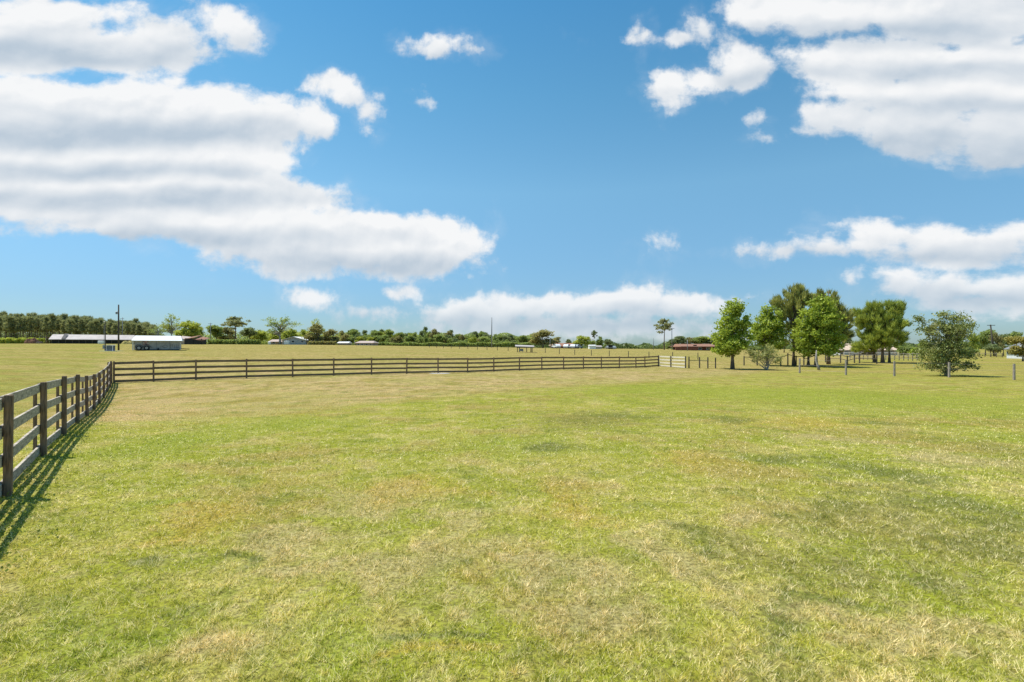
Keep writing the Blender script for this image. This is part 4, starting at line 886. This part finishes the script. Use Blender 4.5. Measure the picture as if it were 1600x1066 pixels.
gable('house', 1308, 1402, 128, 547, 537, 556, 12, M['tan_wall'], M['tan_roof'], 'long house with tan shingle roof behind the bushy pine group', wins=((1322, 548.5, 551, 5), (1338, 548.5, 551, 5), (1352, 548.5, 551, 5), (1392, 548.5, 551, 5)), hip=.18, over=1.2)
gable('house', 1575, 1650, 100, 543, 533, 563, 9, M['white'], M['slate'], 'white house with grey roof cut off by the right edge', wins=((1577.5, 545, 551, 4), (1592, 546, 552, 5)), hip=.3, over=.4)
r_ = [o for o in col.objects if o.name.startswith('house') and 'cut off' in str(o.get('label'))][0]
r_.rotation_euler.z = -.95; cn = at(1573, 106); r_.location = (cn.x+.58*4.7+.81*4.5, cn.y-.81*4.7+.58*4.5, r_.location.z-.3)
for i, (px, Y, s) in enumerate(((1297, 118, .5), (1301, 117, .4), (1306, 116, .6), (1311, 115, .45), (1290, 120, .4))):
    p = at(px, Y); u = MB(); bm_pts = []
    u.box((0, 0, s*.4), (s*1.5, s, s), rz=i*.7).build('stone_block', M['stone'], bevel=s*.25, loc=p, label='rough white stone in a row right of the largest bright tree', cat='stone', group='white stones right of the largest bright tree')
# field shelter
Y = 110; k = Y/F; p = at(820, Y); r = empty('field_shelter', p, label='open field shelter with flat pale roof on dark posts in the pasture', cat='shelter')
zr = zat(541, Y)-p.z
MB().box((0, 1.2, zr), (30*k, 3.0, .16), ax=Matrix.Rotation(.03, 3, 'Y')@Matrix.Rotation(.1, 3, 'X')).build('roof', M['old_roof'], r)
MB().box((.1, -.2, zr-.26), (27*k, .08, .2)).build('fascia', M['dark'], r)
for px, y_ in ((808.5, 0), (823, 0), (831.5, 0), (812, 2.2), (830, 2.2)): MB().box(((px-820)*k, y_, zr/2-.1), (.15, .15, zr)).build('post', M['darkpost'], r)
MB().box(((814.5-820)*k, .8, .5), (.9, .6, .5)).box(((814.5-820)*k-.35, .8, .15), (.1, .5, .35)).box(((814.5-820)*k+.35, .8, .15), (.1, .5, .35)).build('feed_trough', M['metal'], loc=p, label='small feed trough under the open field shelter', cat='trough')
# cars by the brown roofed house
def car(px, Y, m_, label, rz=0):
    p = at(px, Y); r = empty('parked_car', p, rz, label=label, cat='car', group='cars parked by the brown roofed house')
    prof_ = [(-2.2, .35), (2.2, .35), (2.25, .8), (1.6, .95), (.9, 1.05), (.3, 1.5), (-1.3, 1.52), (-2.1, 1.05), (-2.25, .8)]
    MB().prism(prof_, -.88, .88).build('body', m_, r, bevel=.08)
    MB().prism([(.78, 1.05), (.25, 1.42), (-1.2, 1.43), (-1.75, 1.08)], -.895, -.885).prism([(.78, 1.05), (.25, 1.42), (-1.2, 1.43), (-1.75, 1.08)], .885, .895).build('window', M['glass'], r)
    for x in (-1.4, 1.4):
        for y_ in (-.82, .82): MB().tube([(x, y_-.1, .33), (x, y_+.1, .33)], [.33, .33], 14).build('wheel', M['tyre'], r)
car(869, 186, M['carw'], 'white car parked furthest left by the brown roofed house', 1.9)
car(886, 186, M['carw'], 'white car parked before the middle of the brown roofed house', 1.2)
car(896, 187, M['carw'], 'white car parked at the right end of the brown roofed house', 1.3)
car(903, 188, M['carg'], 'grey blue car parked under the yellow green round tree', 1.0)
# pale bare patch just before the long fence
q = MB(); n = 28; q.add([(1.1*math.cos(6.283*i/n)*(1+.15*math.sin(3*i)), .5*math.sin(6.283*i/n)*(1+.2*math.cos(5*i)), 0) for i in range(n)], [tuple(range(n))])
px_, Y_ = 684, 44.2; o = q.build('sand_patch', M['stone'], loc=at(px_, Y_)+Vector((0, 0, .015))); tag(o, kind='structure')
